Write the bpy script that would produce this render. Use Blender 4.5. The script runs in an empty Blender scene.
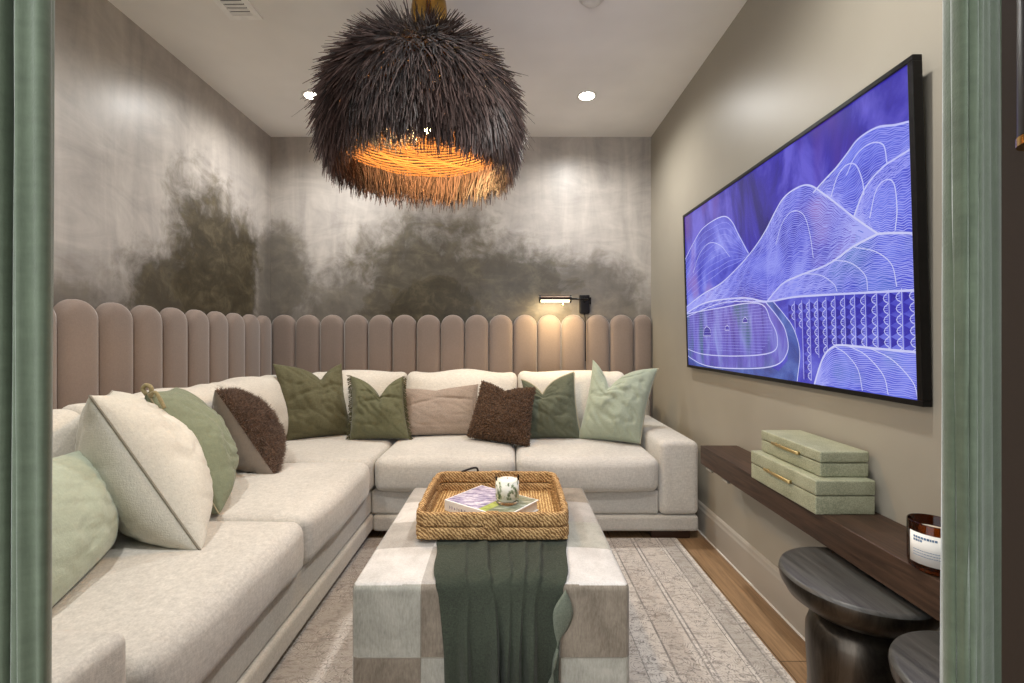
import bpy, bmesh, math, random
from mathutils import Vector, Matrix, noise
C = bpy.context.scene
COL = C.collection
PI = math.pi
R = random.Random(7)

# ------------------------------------------------------------------ camera, world, exposure
cam = bpy.data.cameras.new('camera'); cam_o = bpy.data.objects.new('camera', cam); COL.objects.link(cam_o)
cam_o.location = (0, 0, 1.14); cam_o.rotation_euler = (PI/2, 0, 0)
cam.sensor_width = 36; cam.lens = 16.0
cam.shift_x = 2/1024; cam.shift_y = -4.5/1024
cam.clip_start = .02
C.camera = cam_o
w = bpy.data.worlds.new('world'); C.world = w; w.use_nodes = True
w.node_tree.nodes['Background'].inputs[0].default_value = (.93, .96, 1.0, 1)
w.node_tree.nodes['Background'].inputs[1].default_value = 1.9
C.view_settings.view_transform = 'Standard'; C.view_settings.look = 'None'
C.view_settings.gamma = 1; C.view_settings.use_curve_mapping = False
C.view_settings.exposure = 0.42
C.cycles.use_denoising = True
C.cycles.max_bounces = 16; C.cycles.transmission_bounces = 14; C.cycles.diffuse_bounces = 6

DOWNLIGHT_W = 66
BULB_W = 27
SCONCE_W = 3.4
TV_STRENGTH = .66

# ------------------------------------------------------------------ material helpers
def lin(c):
    return tuple((x/255/12.92 if x/255 <= .04045 else ((x/255+.055)/1.055)**2.4) for x in c) + (1,)

class NT:
    def __init__(s, name):
        s.m = bpy.data.materials.new(name); s.m.use_nodes = True
        s.t = s.m.node_tree; s.b = s.t.nodes['Principled BSDF']
    def n(s, typ, **kw):
        nd = s.t.nodes.new(typ)
        for k, v in kw.items():
            if k.startswith('i_'):
                k2 = k[2:]
                nd.inputs[int(k2) if k2.isdigit() else k2.replace('_', ' ')].default_value = v
            else: setattr(nd, k, v)
        return nd
    def l(s, a, b): s.t.links.new(a, b)
    def math(s, op, a, b=None, c=None):
        nd = s.n('ShaderNodeMath', operation=op)
        for i, x in enumerate((a, b, c)):
            if x is None: continue
            if isinstance(x, (int, float)): nd.inputs[i].default_value = x
            else: s.l(x, nd.inputs[i])
        return nd.outputs[0]
    def coords(s, which='Object', scale=(1, 1, 1), rot=(0, 0, 0)):
        tc = s.n('ShaderNodeTexCoord'); mp = s.n('ShaderNodeMapping')
        mp.inputs['Scale'].default_value = scale; mp.inputs['Rotation'].default_value = rot
        s.l(tc.outputs[which], mp.inputs[0]); return mp.outputs[0]
    def world_pos(s, scale=(1, 1, 1)):
        g = s.n('ShaderNodeNewGeometry'); mp = s.n('ShaderNodeMapping'); mp.inputs['Scale'].default_value = scale
        s.l(g.outputs['Position'], mp.inputs[0]); return mp.outputs[0]
    def noise(s, vec, scale, detail=4, rough=.55, dist=0):
        nd = s.n('ShaderNodeTexNoise'); nd.inputs['Scale'].default_value = scale
        nd.inputs['Detail'].default_value = detail; nd.inputs['Roughness'].default_value = rough
        nd.inputs['Distortion'].default_value = dist; s.l(vec, nd.inputs['Vector']); return nd.outputs['Fac']
    def ramp(s, fac, stops, interp='LINEAR'):
        nd = s.n('ShaderNodeValToRGB'); cr = nd.color_ramp; cr.interpolation = interp
        while len(cr.elements) < len(stops): cr.elements.new(.5)
        for e, (p, c) in zip(cr.elements, stops): e.position = p; e.color = c
        s.l(fac, nd.inputs[0]); return nd.outputs[0]
    def mix(s, fac, a, b, mode='MIX'):
        nd = s.n('ShaderNodeMix', data_type='RGBA', blend_type=mode)
        for sock, x in ((nd.inputs[0], fac), (nd.inputs[6], a), (nd.inputs[7], b)):
            if isinstance(x, (int, float, tuple)): sock.default_value = x
            else: s.l(x, sock)
        return nd.outputs[2]
    def smooth(s, v, a, b):
        nd = s.n('ShaderNodeMapRange', interpolation_type='SMOOTHSTEP')
        nd.inputs['From Min'].default_value = a; nd.inputs['From Max'].default_value = b
        s.l(v, nd.inputs[0]); return nd.outputs[0]
    def col(s, x): s.l(x, s.b.inputs['Base Color'])
    def bump(s, h, strength=.3, dist=.01):
        nd = s.n('ShaderNodeBump'); nd.inputs['Strength'].default_value = strength; nd.inputs['Distance'].default_value = dist
        s.l(h, nd.inputs['Height']); s.l(nd.outputs[0], s.b.inputs['Normal'])
    def set(s, **kw):
        for k, v in kw.items():
            s.b.inputs[{'rough': 'Roughness', 'metal': 'Metallic', 'spec': 'Specular IOR Level', 'sheen': 'Sheen Weight',
                        'sheen_r': 'Sheen Roughness', 'trans': 'Transmission Weight', 'ior': 'IOR', 'coat': 'Coat Weight'}[k]].default_value = v
        return s

def plain(name, c, rough=.6, metal=0, spec=.4, var=.12, scale=30, bump=0):
    m = NT(name); v = m.coords(); f = m.noise(v, scale)
    a = lin(tuple(max(0, x*(1-var)) for x in c)); b = lin(tuple(min(255, x*(1+var)) for x in c))
    m.col(m.ramp(f, [(.3, a), (.7, b)])); m.set(rough=rough, metal=metal, spec=spec)
    if bump: m.bump(f, bump, .004)
    return m.m

def fabric(name, c, var=.1, weave=420, sheen=.25, rough=.9, slub=60, bump=.25, wrinkle=0):
    """woven cloth: fine crossing threads, soft slubs"""
    m = NT(name); v = m.coords()
    f1 = m.noise(m.coords(scale=(1, 1, .3)), slub*3, 3, .7); f2 = m.noise(m.coords(scale=(.3, .3, 1)), slub*3, 3, .7)
    f3 = m.noise(v, 3.0, 2)
    f = m.math('ADD', m.math('MULTIPLY', m.math('ADD', f1, f2), .38), m.math('MULTIPLY', f3, .24))
    a = lin(tuple(x*(1-var) for x in c)); b = lin(tuple(min(255, x*(1+var)) for x in c))
    m.col(m.ramp(f, [(.34, a), (.66, b)])); m.set(rough=rough, sheen=sheen, spec=.15, sheen_r=.4)
    h = m.math('ADD', f1, f2)
    fine = m.noise(v, weave, 2)
    h = m.math('ADD', m.math('MULTIPLY', h, .6), m.math('MULTIPLY', fine, .5))
    if wrinkle:
        h = m.math('ADD', h, m.math('MULTIPLY', m.noise(v, 9, 3, .5, .6), wrinkle))
    m.bump(h, bump, .006)
    return m.m

def emit(name, c, strength):
    m = NT(name); m.b.inputs['Base Color'].default_value = (0, 0, 0, 1)
    m.b.inputs['Emission Color'].default_value = lin(c); m.b.inputs['Emission Strength'].default_value = strength
    return m.m

# ------------------------------------------------------------------ mesh helpers
class MB:
    def __init__(s): s.v = []; s.f = []; s.mi = []
    def add(s, vf, mi=0):
        v, f = vf; o = len(s.v); s.v.extend(tuple(p) for p in v)
        s.f.extend(tuple(i+o for i in q) for q in f)
        if isinstance(mi, list): s.mi.extend(mi)
        else: s.mi.extend([mi]*len(f))
        return s
    def build(s, name, mats, parent=None, loc=None, smooth=True, normals=True, sharp=None):
        base = Vector(loc) if loc is not None else (parent['_w'] if False else Vector(WORLD.get(parent.name, (0, 0, 0))) if parent else Vector((0, 0, 0)))
        me = bpy.data.meshes.new(name)
        me.from_pydata([(p[0]-base.x, p[1]-base.y, p[2]-base.z) for p in s.v], [], s.f)
        for m in (mats if isinstance(mats, (list, tuple)) else [mats]): me.materials.append(m)
        me.polygons.foreach_set('material_index', s.mi)
        me.polygons.foreach_set('use_smooth', [smooth]*len(s.f))
        if normals:
            bm = bmesh.new(); bm.from_mesh(me); bmesh.ops.recalc_face_normals(bm, faces=bm.faces); bm.to_mesh(me); bm.free()
        if sharp is not None and smooth: me.set_sharp_from_angle(angle=math.radians(sharp))
        me.update()
        o = bpy.data.objects.new(name, me); COL.objects.link(o)
        if parent: o.parent = parent
        else: o.location = base
        WORLD[o.name] = tuple(base)
        return o
WORLD = {}

def tag(o, label=None, cat=None, group=None, kind=None):
    if label: o['label'] = label
    if cat: o['category'] = cat
    if group: o['group'] = group
    if kind: o['kind'] = kind
    return o
def thing(name, loc, label, cat, group=None):
    o = bpy.data.objects.new(name, None); COL.objects.link(o); o.location = loc; o.empty_display_size = .05
    WORLD[o.name] = tuple(loc); return tag(o, label, cat, group)
def copy_tree(o, parent=None):
    c = o.copy(); COL.objects.link(c); c.parent = parent; WORLD[c.name] = WORLD.get(o.name, (0, 0, 0))
    for ch in list(o.children): copy_tree(ch, c)
    return c

def box(x0, x1, y0, y1, z0, z1):
    v = [(x, y, z) for z in (z0, z1) for y in (y0, y1) for x in (x0, x1)]
    return v, [(0, 2, 3, 1), (4, 5, 7, 6), (0, 1, 5, 4), (2, 6, 7, 3), (0, 4, 6, 2), (1, 3, 7, 5)]

def soft_box(x0, x1, y0, y1, z0, z1, r=.03, n=10, deform=None, nb=3, snap=None):
    """box with rounded edges on a dense lattice; deform(p, (u,v,w)) moves points, u,v,w in -1..1"""
    c = Vector(((x0+x1)/2, (y0+y1)/2, (z0+z1)/2)); h = Vector(((x1-x0)/2, (y1-y0)/2, (z1-z0)/2))
    r = min(r, min(h)*.999)
    def axis(hh):
        edge = [i*r/nb for i in range(nb)]
        inn = [r+(2*hh-2*r)*i/n for i in range(n+1)]
        return [-hh+e for e in edge] + [-hh+e for e in inn] + [hh-e for e in reversed(edge)]
    ax = [axis(h[i]) for i in range(3)]
    for i in range(3):
        for q in (snap[i] if snap else []):
            k = min(range(nb+1, len(ax[i])-nb-1), key=lambda j: abs(ax[i][j]+c[i]-q)); ax[i][k] = q-c[i]
    N = [len(a) for a in ax]; idx = {}; V = []; F = []
    def vid(i, j, k):
        if (i, j, k) in idx: return idx[i, j, k]
        p = Vector((ax[0][i], ax[1][j], ax[2][k]))
        q = Vector([max(-(h[a]-r), min(h[a]-r, p[a])) for a in range(3)])
        d = p-q
        if d.length > 1e-9: p = q + d.normalized()*r
        uvw = tuple(p[a]/h[a] for a in range(3)); p = p+c
        if deform: p = Vector(deform(p, uvw))
        idx[i, j, k] = len(V); V.append(tuple(p)); return idx[i, j, k]
    for k in (0, N[2]-1):
        for i in range(N[0]-1):
            for j in range(N[1]-1): F.append((vid(i, j, k), vid(i+1, j, k), vid(i+1, j+1, k), vid(i, j+1, k)))
    for j in (0, N[1]-1):
        for i in range(N[0]-1):
            for k in range(N[2]-1): F.append((vid(i, j, k), vid(i+1, j, k), vid(i+1, j, k+1), vid(i, j, k+1)))
    for i in (0, N[0]-1):
        for j in range(N[1]-1):
            for k in range(N[2]-1): F.append((vid(i, j, k), vid(i, j+1, k), vid(i, j+1, k+1), vid(i, j, k+1)))
    return V, F

def lathe(prof, n=48, c=(0, 0, 0), cap=True, sx=1, sy=1):
    V = []; F = []; m = len(prof)
    for (r, z) in prof:
        for k in range(n):
            a = 2*PI*k/n; V.append((c[0]+r*math.cos(a)*sx, c[1]+r*math.sin(a)*sy, c[2]+z))
    for i in range(m-1):
        for k in range(n):
            k2 = (k+1) % n; F.append((i*n+k, i*n+k2, (i+1)*n+k2, (i+1)*n+k))
    if cap:
        F.append(tuple(range(n-1, -1, -1))); F.append(tuple((m-1)*n+k for k in range(n)))
    return V, F

def frames(pts, closed):
    P = [Vector(p) for p in pts]; n = len(P); out = []
    up = Vector((0, 0, 1)); prev = None
    for i in range(n):
        a = P[i-1] if (i > 0 or closed) else P[i]; b = P[(i+1) % n] if (i < n-1 or closed) else P[i]
        t = (b-a).normalized()
        if prev is None:
            s = t.cross(up)
            if s.length < 1e-3: s = t.cross(Vector((1, 0, 0)))
        else: s = prev - t*prev.dot(t)
        s.normalize(); prev = s; out.append((P[i], t, s, s.cross(t).normalized()))
    return out
def sweep(pts, section, closed=False, scale=None):
    fr = frames(pts, closed); m = len(section); V = []; F = []; n = len(fr)
    for i, (p, t, s, u) in enumerate(fr):
        k = scale(i/(n-1 if not closed else n)) if scale else 1
        for (a, b) in section: V.append(tuple(p + s*a*k + u*b*k))
    for i in range(n if closed else n-1):
        i2 = (i+1) % n
        for j in range(m): F.append((i*m+j, i*m+(j+1) % m, i2*m+(j+1) % m, i2*m+j))
    if not closed:
        F.append(tuple(range(m-1, -1, -1))); F.append(tuple((n-1)*m+j for j in range(m)))
    return V, F
def circ(r, n=8): return [(r*math.cos(2*PI*k/n), r*math.sin(2*PI*k/n)) for k in range(n)]
def tube(pts, r, n=8, closed=False, scale=None): return sweep(pts, circ(r, n), closed, scale)
def rrect(w, h, r, n=4):
    out = []
    for (cx, cy, a0) in ((w/2-r, h/2-r, 0), (-w/2+r, h/2-r, PI/2), (-w/2+r, -h/2+r, PI), (w/2-r, -h/2+r, 1.5*PI)):
        for k in range(n+1): out.append((cx+r*math.cos(a0+k*PI/2/n), cy+r*math.sin(a0+k*PI/2/n)))
    return out
def spline(P, n=8):
    P = [Vector(p) for p in P]; out = []
    Q = [P[0]*2-P[1]] + P + [P[-1]*2-P[-2]]
    for i in range(1, len(Q)-2):
        for k in range(n):
            t = k/n; a, b, c, d = Q[i-1], Q[i], Q[i+1], Q[i+2]
            out.append(.5*((2*b)+(c-a)*t+(2*a-5*b+4*c-d)*t*t+(3*b-a-3*c+d)*t**3))
    out.append(P[-1]); return out
def xform(vf, M): return [tuple(M @ Vector(p)) for p in vf[0]], vf[1]
def bez(o, width, seg=2):
    b = o.modifiers.new('bevel', 'BEVEL'); b.width = width; b.segments = seg; b.limit_method = 'ANGLE'; return o

# ------------------------------------------------------------------ materials
def plaster(name, axis, blobs, band):
    """limewash mural: taupe plaster with dark painted clouds; axis 0 = x, 1 = y runs along the wall"""
    m = NT(name); g = m.n('ShaderNodeNewGeometry'); sp = m.n('ShaderNodeSeparateXYZ'); m.l(g.outputs['Position'], sp.inputs[0])
    a = sp.outputs[axis]; z = sp.outputs[2]
    P = m.world_pos(); V = m.world_pos((2.6, 2.6, .42)); H = m.world_pos((.7, .7, 1.5))
    n1 = m.noise(P, 2.1, 8, .62, .5); n2 = m.noise(P, 8, 7, .68, .6); nv = m.noise(V, 2.6, 6, .6, .8); nh = m.noise(H, 3.4, 9, .66, 1.4)
    wob = m.math('ADD', m.math('MULTIPLY', m.math('SUBTRACT', n1, .5), 1.1), m.math('MULTIPLY', m.math('SUBTRACT', n2, .5), .8))
    best = None
    for (a0, z0, ra, rz, k) in blobs:
        da = m.math('DIVIDE', m.math('SUBTRACT', a, a0), ra); dz = m.math('DIVIDE', m.math('SUBTRACT', z, z0), rz)
        d = m.math('SQRT', m.math('ADD', m.math('MULTIPLY', da, da), m.math('MULTIPLY', dz, dz)))
        v = m.smooth(m.math('ADD', m.math('SUBTRACT', 1, d), wob), -.16, .40)
        v = m.math('MULTIPLY', v, k)
        best = v if best is None else m.math('MAXIMUM', best, v)
    zz = m.math('ADD', z, m.math('MULTIPLY', m.math('SUBTRACT', n1, .5), .9))
    low = m.math('MULTIPLY', m.smooth(zz, band[0], band[1]), -1); low = m.math('MULTIPLY', m.math('ADD', low, 1), band[2])
    best = m.math('MAXIMUM', best, low)
    fl = m.math('ADD', m.math('MULTIPLY', nv, .5), m.math('MULTIPLY', nh, .5))
    basec = m.ramp(fl, [(.33, lin((154, 148, 143))), (.5, lin((178, 171, 164))), (.66, lin((198, 191, 182)))])
    dark = m.ramp(m.math('ADD', m.math('MULTIPLY', n2, .6), m.math('MULTIPLY', nh, .4)), [(.32, lin((44, 38, 27))), (.5, lin((66, 59, 44))), (.66, lin((100, 91, 71)))])
    m.col(m.mix(best, basec, dark))
    m.set(rough=.36, spec=.45)
    rr = m.n('ShaderNodeMapRange'); rr.inputs['To Min'].default_value = .30; rr.inputs['To Max'].default_value = .46
    m.l(nh, rr.inputs[0]); m.l(rr.outputs[0], m.b.inputs['Roughness'])
    m.bump(m.math('ADD', nh, m.math('MULTIPLY', n2, .5)), .07, .02)
    return m.m

M_left = plaster('mural_plaster_side', 1, [(3.04, 1.56, .58, .64, 1), (2.85, 1.3, .75, .42, .95), (1.6, 1.12, 1.3, .34, .7), (3.62, 1.55, .30, .5, .75)], (1.2, 1.5, .55))
M_back = plaster('mural_plaster_end', 0, [(-.62, 1.45, .80, .72, .92), (-.62, 1.32, .5, .40, 1), (-.05, 1.45, .72, .56, .88), (-1.86, 1.60, .30, .50, .75), (.55, 1.40, .60, .42, .72), (-1.2, 1.3, .65, .40, .75)], (1.25, 1.68, .62))

def wallpaint(name, c, rough=.45):
    m = NT(name); P = m.world_pos(); f = m.noise(P, 1.5, 3); f2 = m.noise(P, 260, 2)
    a = lin(tuple(x*.97 for x in c)); b = lin(tuple(x*1.03 for x in c))
    m.col(m.ramp(f, [(.3, a), (.7, b)])); m.set(rough=rough, spec=.35); m.bump(f2, .04, .004); return m.m
M_right = wallpaint('taupe_wall_paint', (154, 147, 133), .42)
M_trim = wallpaint('taupe_trim_paint', (164, 157, 146), .32)
M_ceil = wallpaint('ceiling_paint', (242, 240, 236), .7)
M_curtainshade = wallpaint('curtain_shade_brown', (40, 30, 22), .6)  # dark brown carries the shade of the curtain's deep fold

def woodfloor():
    m = NT('oak_planks'); v = m.world_pos()
    mp = m.n('ShaderNodeMapping'); mp.inputs['Rotation'].default_value = (0, 0, PI/2); m.l(v, mp.inputs[0])
    br = m.n('ShaderNodeTexBrick'); br.offset = .37; br.inputs['Scale'].default_value = 1
    br.inputs['Brick Width'].default_value = 1.6; br.inputs['Row Height'].default_value = .19; br.inputs['Mortar Size'].default_value = .0018
    br.inputs['Color1'].default_value = lin((172, 142, 108)); br.inputs['Color2'].default_value = lin((150, 122, 92)); br.inputs['Mortar'].default_value = lin((70, 50, 34))
    m.l(mp.outputs[0], br.inputs['Vector'])
    g = m.noise(m.world_pos((14, 1.1, 1)), 3.2, 8, .65, 1.2)
    gr = m.ramp(g, [(.3, lin((150, 140, 130))), (.7, lin((255, 250, 244)))])
    m.col(m.mix(.75, br.outputs['Color'], gr, 'MULTIPLY')); m.set(rough=.38, spec=.4); m.bump(g, .08, .003); return m.m
M_floor = woodfloor()

def wood(name, c1, c2, ax=1, rough=.5, sc=3.0):
    m = NT(name); s = [16, 16, 16]; s[ax] = 1
    v = m.coords(scale=tuple(s)); g = m.noise(v, sc, 8, .65, 1.5)
    m.col(m.ramp(g, [(.28, lin(c1)), (.72, lin(c2))])); m.set(rough=rough, spec=.35); m.bump(g, .25, .002); return m.m
M_walnut = wood('dark_walnut', (36, 25, 18), (82, 61, 47), 1, .48)
M_legwood = wood('dark_leg_wood', (34, 20, 14), (66, 42, 30), 0, .4)

M_linen = fabric('oatmeal_linen', (192, 188, 180), .11, 420, .25, slub=55, bump=.22)
M_linen2 = fabric('cream_linen', (202, 197, 187), .09, 420, .25, slub=60, bump=.25, wrinkle=.8)
M_frame = fabric('sofa_frame_cloth', (182, 178, 170), .10, 420, .2, slub=70, bump=.2)
M_velvet = fabric('blush_taupe_velvet', (132, 117, 107), .05, 300, .5, rough=.8, slub=90, bump=.12)
M_curtain = fabric('sage_velvet', (88, 98, 80), .10, 300, .55, rough=.75, slub=18, bump=.12)
M_mint = fabric('pale_mint_linen', (172, 181, 162), .05, 400, .25, slub=50, bump=.28, wrinkle=1.2)
M_mint2 = fabric('soft_mint_velvet', (156, 165, 146), .04, 400, .4, slub=50, bump=.18, wrinkle=.8)
M_cream = fabric('ivory_linen', (204, 201, 190), .06, 300, .2, slub=60, bump=.32, wrinkle=1.4)
M_sage = fabric('sage_cotton', (122, 129, 107), .08, 350, .2, slub=40, bump=.4, wrinkle=1.0)
M_olive = fabric('olive_linen', (94, 92, 70), .12, 350, .2, slub=45, bump=.35, wrinkle=1.2)
M_olive2 = fabric('moss_linen', (98, 99, 76), .10, 350, .2, slub=45, bump=.35, wrinkle=1.2)
M_forest = fabric('dark_sage_linen', (90, 94, 78), .08, 350, .2, slub=45, bump=.3, wrinkle=1.0)
M_tan = fabric('dusty_tan_chenille', (148, 134, 122), .2, 250, .4, slub=110, bump=.7)
M_greyback = fabric('grey_satin_backing', (128, 118, 108), .05, 400, .4, rough=.5, slub=40, bump=.15, wrinkle=1.0)
M_throw = fabric('deep_green_wool', (56, 61, 51), .3, 260, .08, slub=150, bump=.5)
M_throw2 = fabric('pale_green_wool_underside', (106, 112, 98), .15, 260, .1, slub=150, bump=.5)
M_piping = fabric('pale_piping', (168, 160, 136), .05)
M_seam = fabric('grey_seam', (140, 134, 122), .05)
M_gold = fabric('golden_olive_tassel', (146, 134, 100), .12)
M_fringe = fabric('dark_olive_fringe', (84, 82, 58), .2)

def hairmat(name, c1, c2, rough=.6):
    m = NT(name); g = m.n('ShaderNodeNewGeometry')
    m.col(m.ramp(g.outputs['Random Per Island'], [(0, lin(c1)), (1, lin(c2))])); m.set(rough=rough, spec=.3, sheen=.2); return m.m
M_furbase = plain('brown_plush', (74, 56, 44), .95, var=.25, scale=90, bump=.6)
M_fur = hairmat('brown_fur_hair', (58, 42, 32), (134, 108, 90))
M_bouclebase = plain('chocolate_boucle', (70, 50, 34), .95, var=.3, scale=120, bump=.8)
M_boucle = hairmat('chocolate_boucle_loops', (52, 36, 24), (118, 88, 62))
M_strand = hairmat('dark_reed', (26, 18, 15), (108, 85, 78), .45)
M_basket = hairmat('straw_coil', (112, 74, 40), (156, 110, 62), .8)

def cowhide(name, c1, c2, sc=10):
    m = NT(name); v = m.coords()
    f = m.noise(v, sc, 5, .65, .5); fur = m.noise(m.coords(scale=(1, 1, .22), rot=(.5, .4, .3)), 210, 3, .7)
    f = m.math('ADD', m.math('MULTIPLY', f, .62), m.math('MULTIPLY', fur, .38))
    m.col(m.ramp(f, [(.36, lin(c1)), (.62, lin(c2))])); m.set(rough=.62, spec=.25, sheen=.25); m.bump(fur, .35, .004); return m.m
HIDES = [cowhide('white_hide', (180, 176, 170), (212, 208, 203)), cowhide('silver_hide', (142, 137, 130), (176, 171, 164)),
         cowhide('taupe_hide', (106, 96, 83), (148, 137, 121)), cowhide('pale_sage_hide', (142, 141, 129), (180, 177, 165))]

def seagrass(name, dirv, c1=(96, 66, 38), c2=(214, 178, 126), sc=46):
    m = NT(name); v = m.coords(rot=dirv)
    wv = m.n('ShaderNodeTexWave', wave_type='BANDS', bands_direction='DIAGONAL'); wv.inputs['Scale'].default_value = sc
    wv.inputs['Distortion'].default_value = 5; wv.inputs['Detail'].default_value = 3; wv.inputs['Detail Scale'].default_value = 2.2
    m.l(v, wv.inputs['Vector']); f = m.noise(m.coords(), 45, 4, .7)
    h = m.math('ADD', m.math('MULTIPLY', wv.outputs['Fac'], .42), m.math('MULTIPLY', f, .68))
    m.col(m.ramp(h, [(.25, lin(c1)), (.5, lin((158, 120, 76))), (.78, lin(c2))])); m.set(rough=.75, spec=.2); m.bump(h, .9, .006); return m.m
M_grass = seagrass('twisted_seagrass', (0, 0, 0))
M_grass2 = seagrass('pale_seagrass_floor', (0, 0, .8), (140, 108, 62), (222, 192, 138), 40)

def rugmat():
    m = NT('vintage_rug_pile'); g = m.n('ShaderNodeNewGeometry'); sp = m.n('ShaderNodeSeparateXYZ'); m.l(g.outputs['Position'], sp.inputs[0])
    e = m.math('SUBTRACT', .935, sp.outputs[0])
    cream = lin((206, 199, 190)); grey = lin((124, 119, 115)); mid = lin((170, 163, 155)); rose = lin((192, 183, 173))
    st = [(0, cream), (.018, mid), (.03, grey), (.036, mid), (.10, grey), (.108, cream), (.118, grey), (.124, cream), (.128, rose), (.235, grey), (.243, cream), (.255, grey), (.263, rose),
          (.37, grey), (.378, cream), (.47, grey), (.476, rose), (.62, mid)]
    lines = m.ramp(e, st, 'CONSTANT')
    P = m.world_pos(); vo = m.n('ShaderNodeTexVoronoi', feature='DISTANCE_TO_EDGE'); vo.inputs['Scale'].default_value = 22
    m.l(m.n('ShaderNodeMapping').outputs[0], vo.inputs['Vector']) if False else m.l(P, vo.inputs['Vector'])
    vo2 = m.n('ShaderNodeTexVoronoi', feature='F1'); vo2.inputs['Scale'].default_value = 13; m.l(P, vo2.inputs['Vector'])
    ringv = m.math('SINE', m.math('MULTIPLY', vo2.outputs['Distance'], 62))
    n = m.noise(P, 75, 5, .8); big = m.noise(P, 5, 6, .65); weft = m.noise(m.world_pos((.25, 1, 1)), 70, 4, .75)
    motif = m.math('MAXIMUM', m.math('LESS_THAN', vo.outputs['Distance'], .04), m.smooth(ringv, .35, .85))
    motif = m.math('MULTIPLY', motif, m.smooth(m.math('ADD', n, m.math('MULTIPLY', m.math('SUBTRACT', big, .5), .5)), .44, .62))
    worn = m.smooth(m.math('ADD', m.math('MULTIPLY', n, .5), m.math('MULTIPLY', big, .5)), .44, .60)
    c = m.mix(m.math('MULTIPLY', worn, .7), lines, lin((198, 191, 183)))
    c = m.mix(m.math('MULTIPLY', motif, .85), c, lin((112, 106, 102)))
    spots = m.smooth(weft, .50, .68)
    c = m.mix(m.math('MULTIPLY', spots, .6), c, lin((112, 104, 98)))
    spots2 = m.smooth(m.noise(P, 22, 6, .8), .52, .62)
    c = m.mix(m.math('MULTIPLY', spots2, .5), c, lin((132, 122, 114)))
    m.col(c); m.set(rough=.95, spec=.1, sheen=.2); m.bump(n, .5, .005); return m.m
M_rug = rugmat()

M_black = plain('satin_black_metal', (22, 20, 20), .38, .6, .5, .15)
M_bronze = plain('dark_bronze', (58, 46, 38), .34, .85, .5, .2)
M_stool = NT('blackened_cast_metal')
_v = M_stool.coords(scale=(3, 3, .6)); _f = M_stool.noise(_v, 6, 6, .7, .8)
M_stool.col(M_stool.ramp(_f, [(.3, lin((44, 40, 36))), (.7, lin((92, 84, 74)))])); M_stool.set(rough=.34, metal=.85, spec=.5); M_stool.bump(_f, .06, .004); M_stool = M_stool.m
M_stooltop = wood('ebonised_grain', (44, 43, 41), (88, 86, 82), 1, .36, 2.2)
M_brass = plain('aged_brass', (176, 140, 76), .26, 1, .5, .1)
M_antbrass = plain('matt_brass_pull', (188, 164, 110), .4, .8, .5, .08)
M_white = plain('white_enamel', (226, 224, 218), .45, 0, .4, .02)
M_grillwhite = plain('white_grille', (244, 243, 240), .5, 0, .4, .02)
M_slotdark = plain('slot_shade_dark', (30, 32, 36), .9)
M_shagreen = NT('sage_shagreen')
_vo = M_shagreen.n('ShaderNodeTexVoronoi'); _vo.inputs['Scale'].default_value = 260; M_shagreen.l(M_shagreen.coords(), _vo.inputs['Vector'])
_n = M_shagreen.noise(M_shagreen.coords(), 14, 4)
M_shagreen.col(M_shagreen.ramp(M_shagreen.math('ADD', M_shagreen.math('MULTIPLY', _vo.outputs['Distance'], .5), M_shagreen.math('MULTIPLY', _n, .6)), [(.3, lin((124, 128, 104))), (.72, lin((164, 164, 138)))]))
M_shagreen.set(rough=.5, spec=.35); M_shagreen.bump(_vo.outputs['Distance'], .25, .002); M_shagreen = M_shagreen.m
M_lens = emit('downlight_lens', (255, 246, 228), 14)
M_bulb = emit('warm_bulb_glass', (255, 214, 150), 60)
M_tubelamp = emit('picture_light_bulb', (255, 228, 176), 5)

# ------------------------------------------------------------------ room shell
XL, XR, YB, H = -1.912, 1.128, 3.64, 2.74
def struct(name, vf, mat, smooth=False):
    o = MB().add(vf).build(name, mat, smooth=smooth); o['kind'] = 'structure'; return o
struct('floor', box(-2.6, 1.5, -.9, YB+.1, -.06, 0), M_floor)
struct('ceiling', box(XL-.1, XR+.1, .46, YB+.1, H, H+.08), M_ceil)
struct('wall_left', box(XL-.1, XL, .46, YB+.1, 0, H), M_left)
struct('wall_back', box(XL, XR, YB, YB+.1, 0, H), M_back)
struct('wall_right', box(XR, XR+.1, .46, YB+.1, 0, H), M_right)
fw = MB().add(box(XL, -1.15, .46, .56, 0, H)).add(box(.86, XR, .46, .56, 0, H)).add(box(-1.15, .86, .46, .56, 2.62, H))
o = fw.build('wall_front', M_right, smooth=False); o['kind'] = 'structure'
struct('wall_curtain_shade', box(.50, .60, -2.6, .463, 0, H), M_curtainshade)  # added dark wall stands in for shaded curtain, long to block light
bb = [(0, 0), (.018, 0), (.018, .135), (.014, .145), (.012, .158), (.006, .165), (0, .168)]
v = []; f = []
for y in (.57, YB):
    for (a, z) in bb: v.append((XR-a, y, z))
nb_ = len(bb)
for i in range(nb_): f.append((i, (i+1) % nb_, nb_+(i+1) % nb_, nb_+i))
f += [tuple(range(nb_)), tuple(range(2*nb_-1, nb_-1, -1))]
struct('baseboard_right', (v, f), M_trim)
struct('trim_1', box(XR-.0235, XR-.018, .57, YB, 0, .006), M_white)

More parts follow.
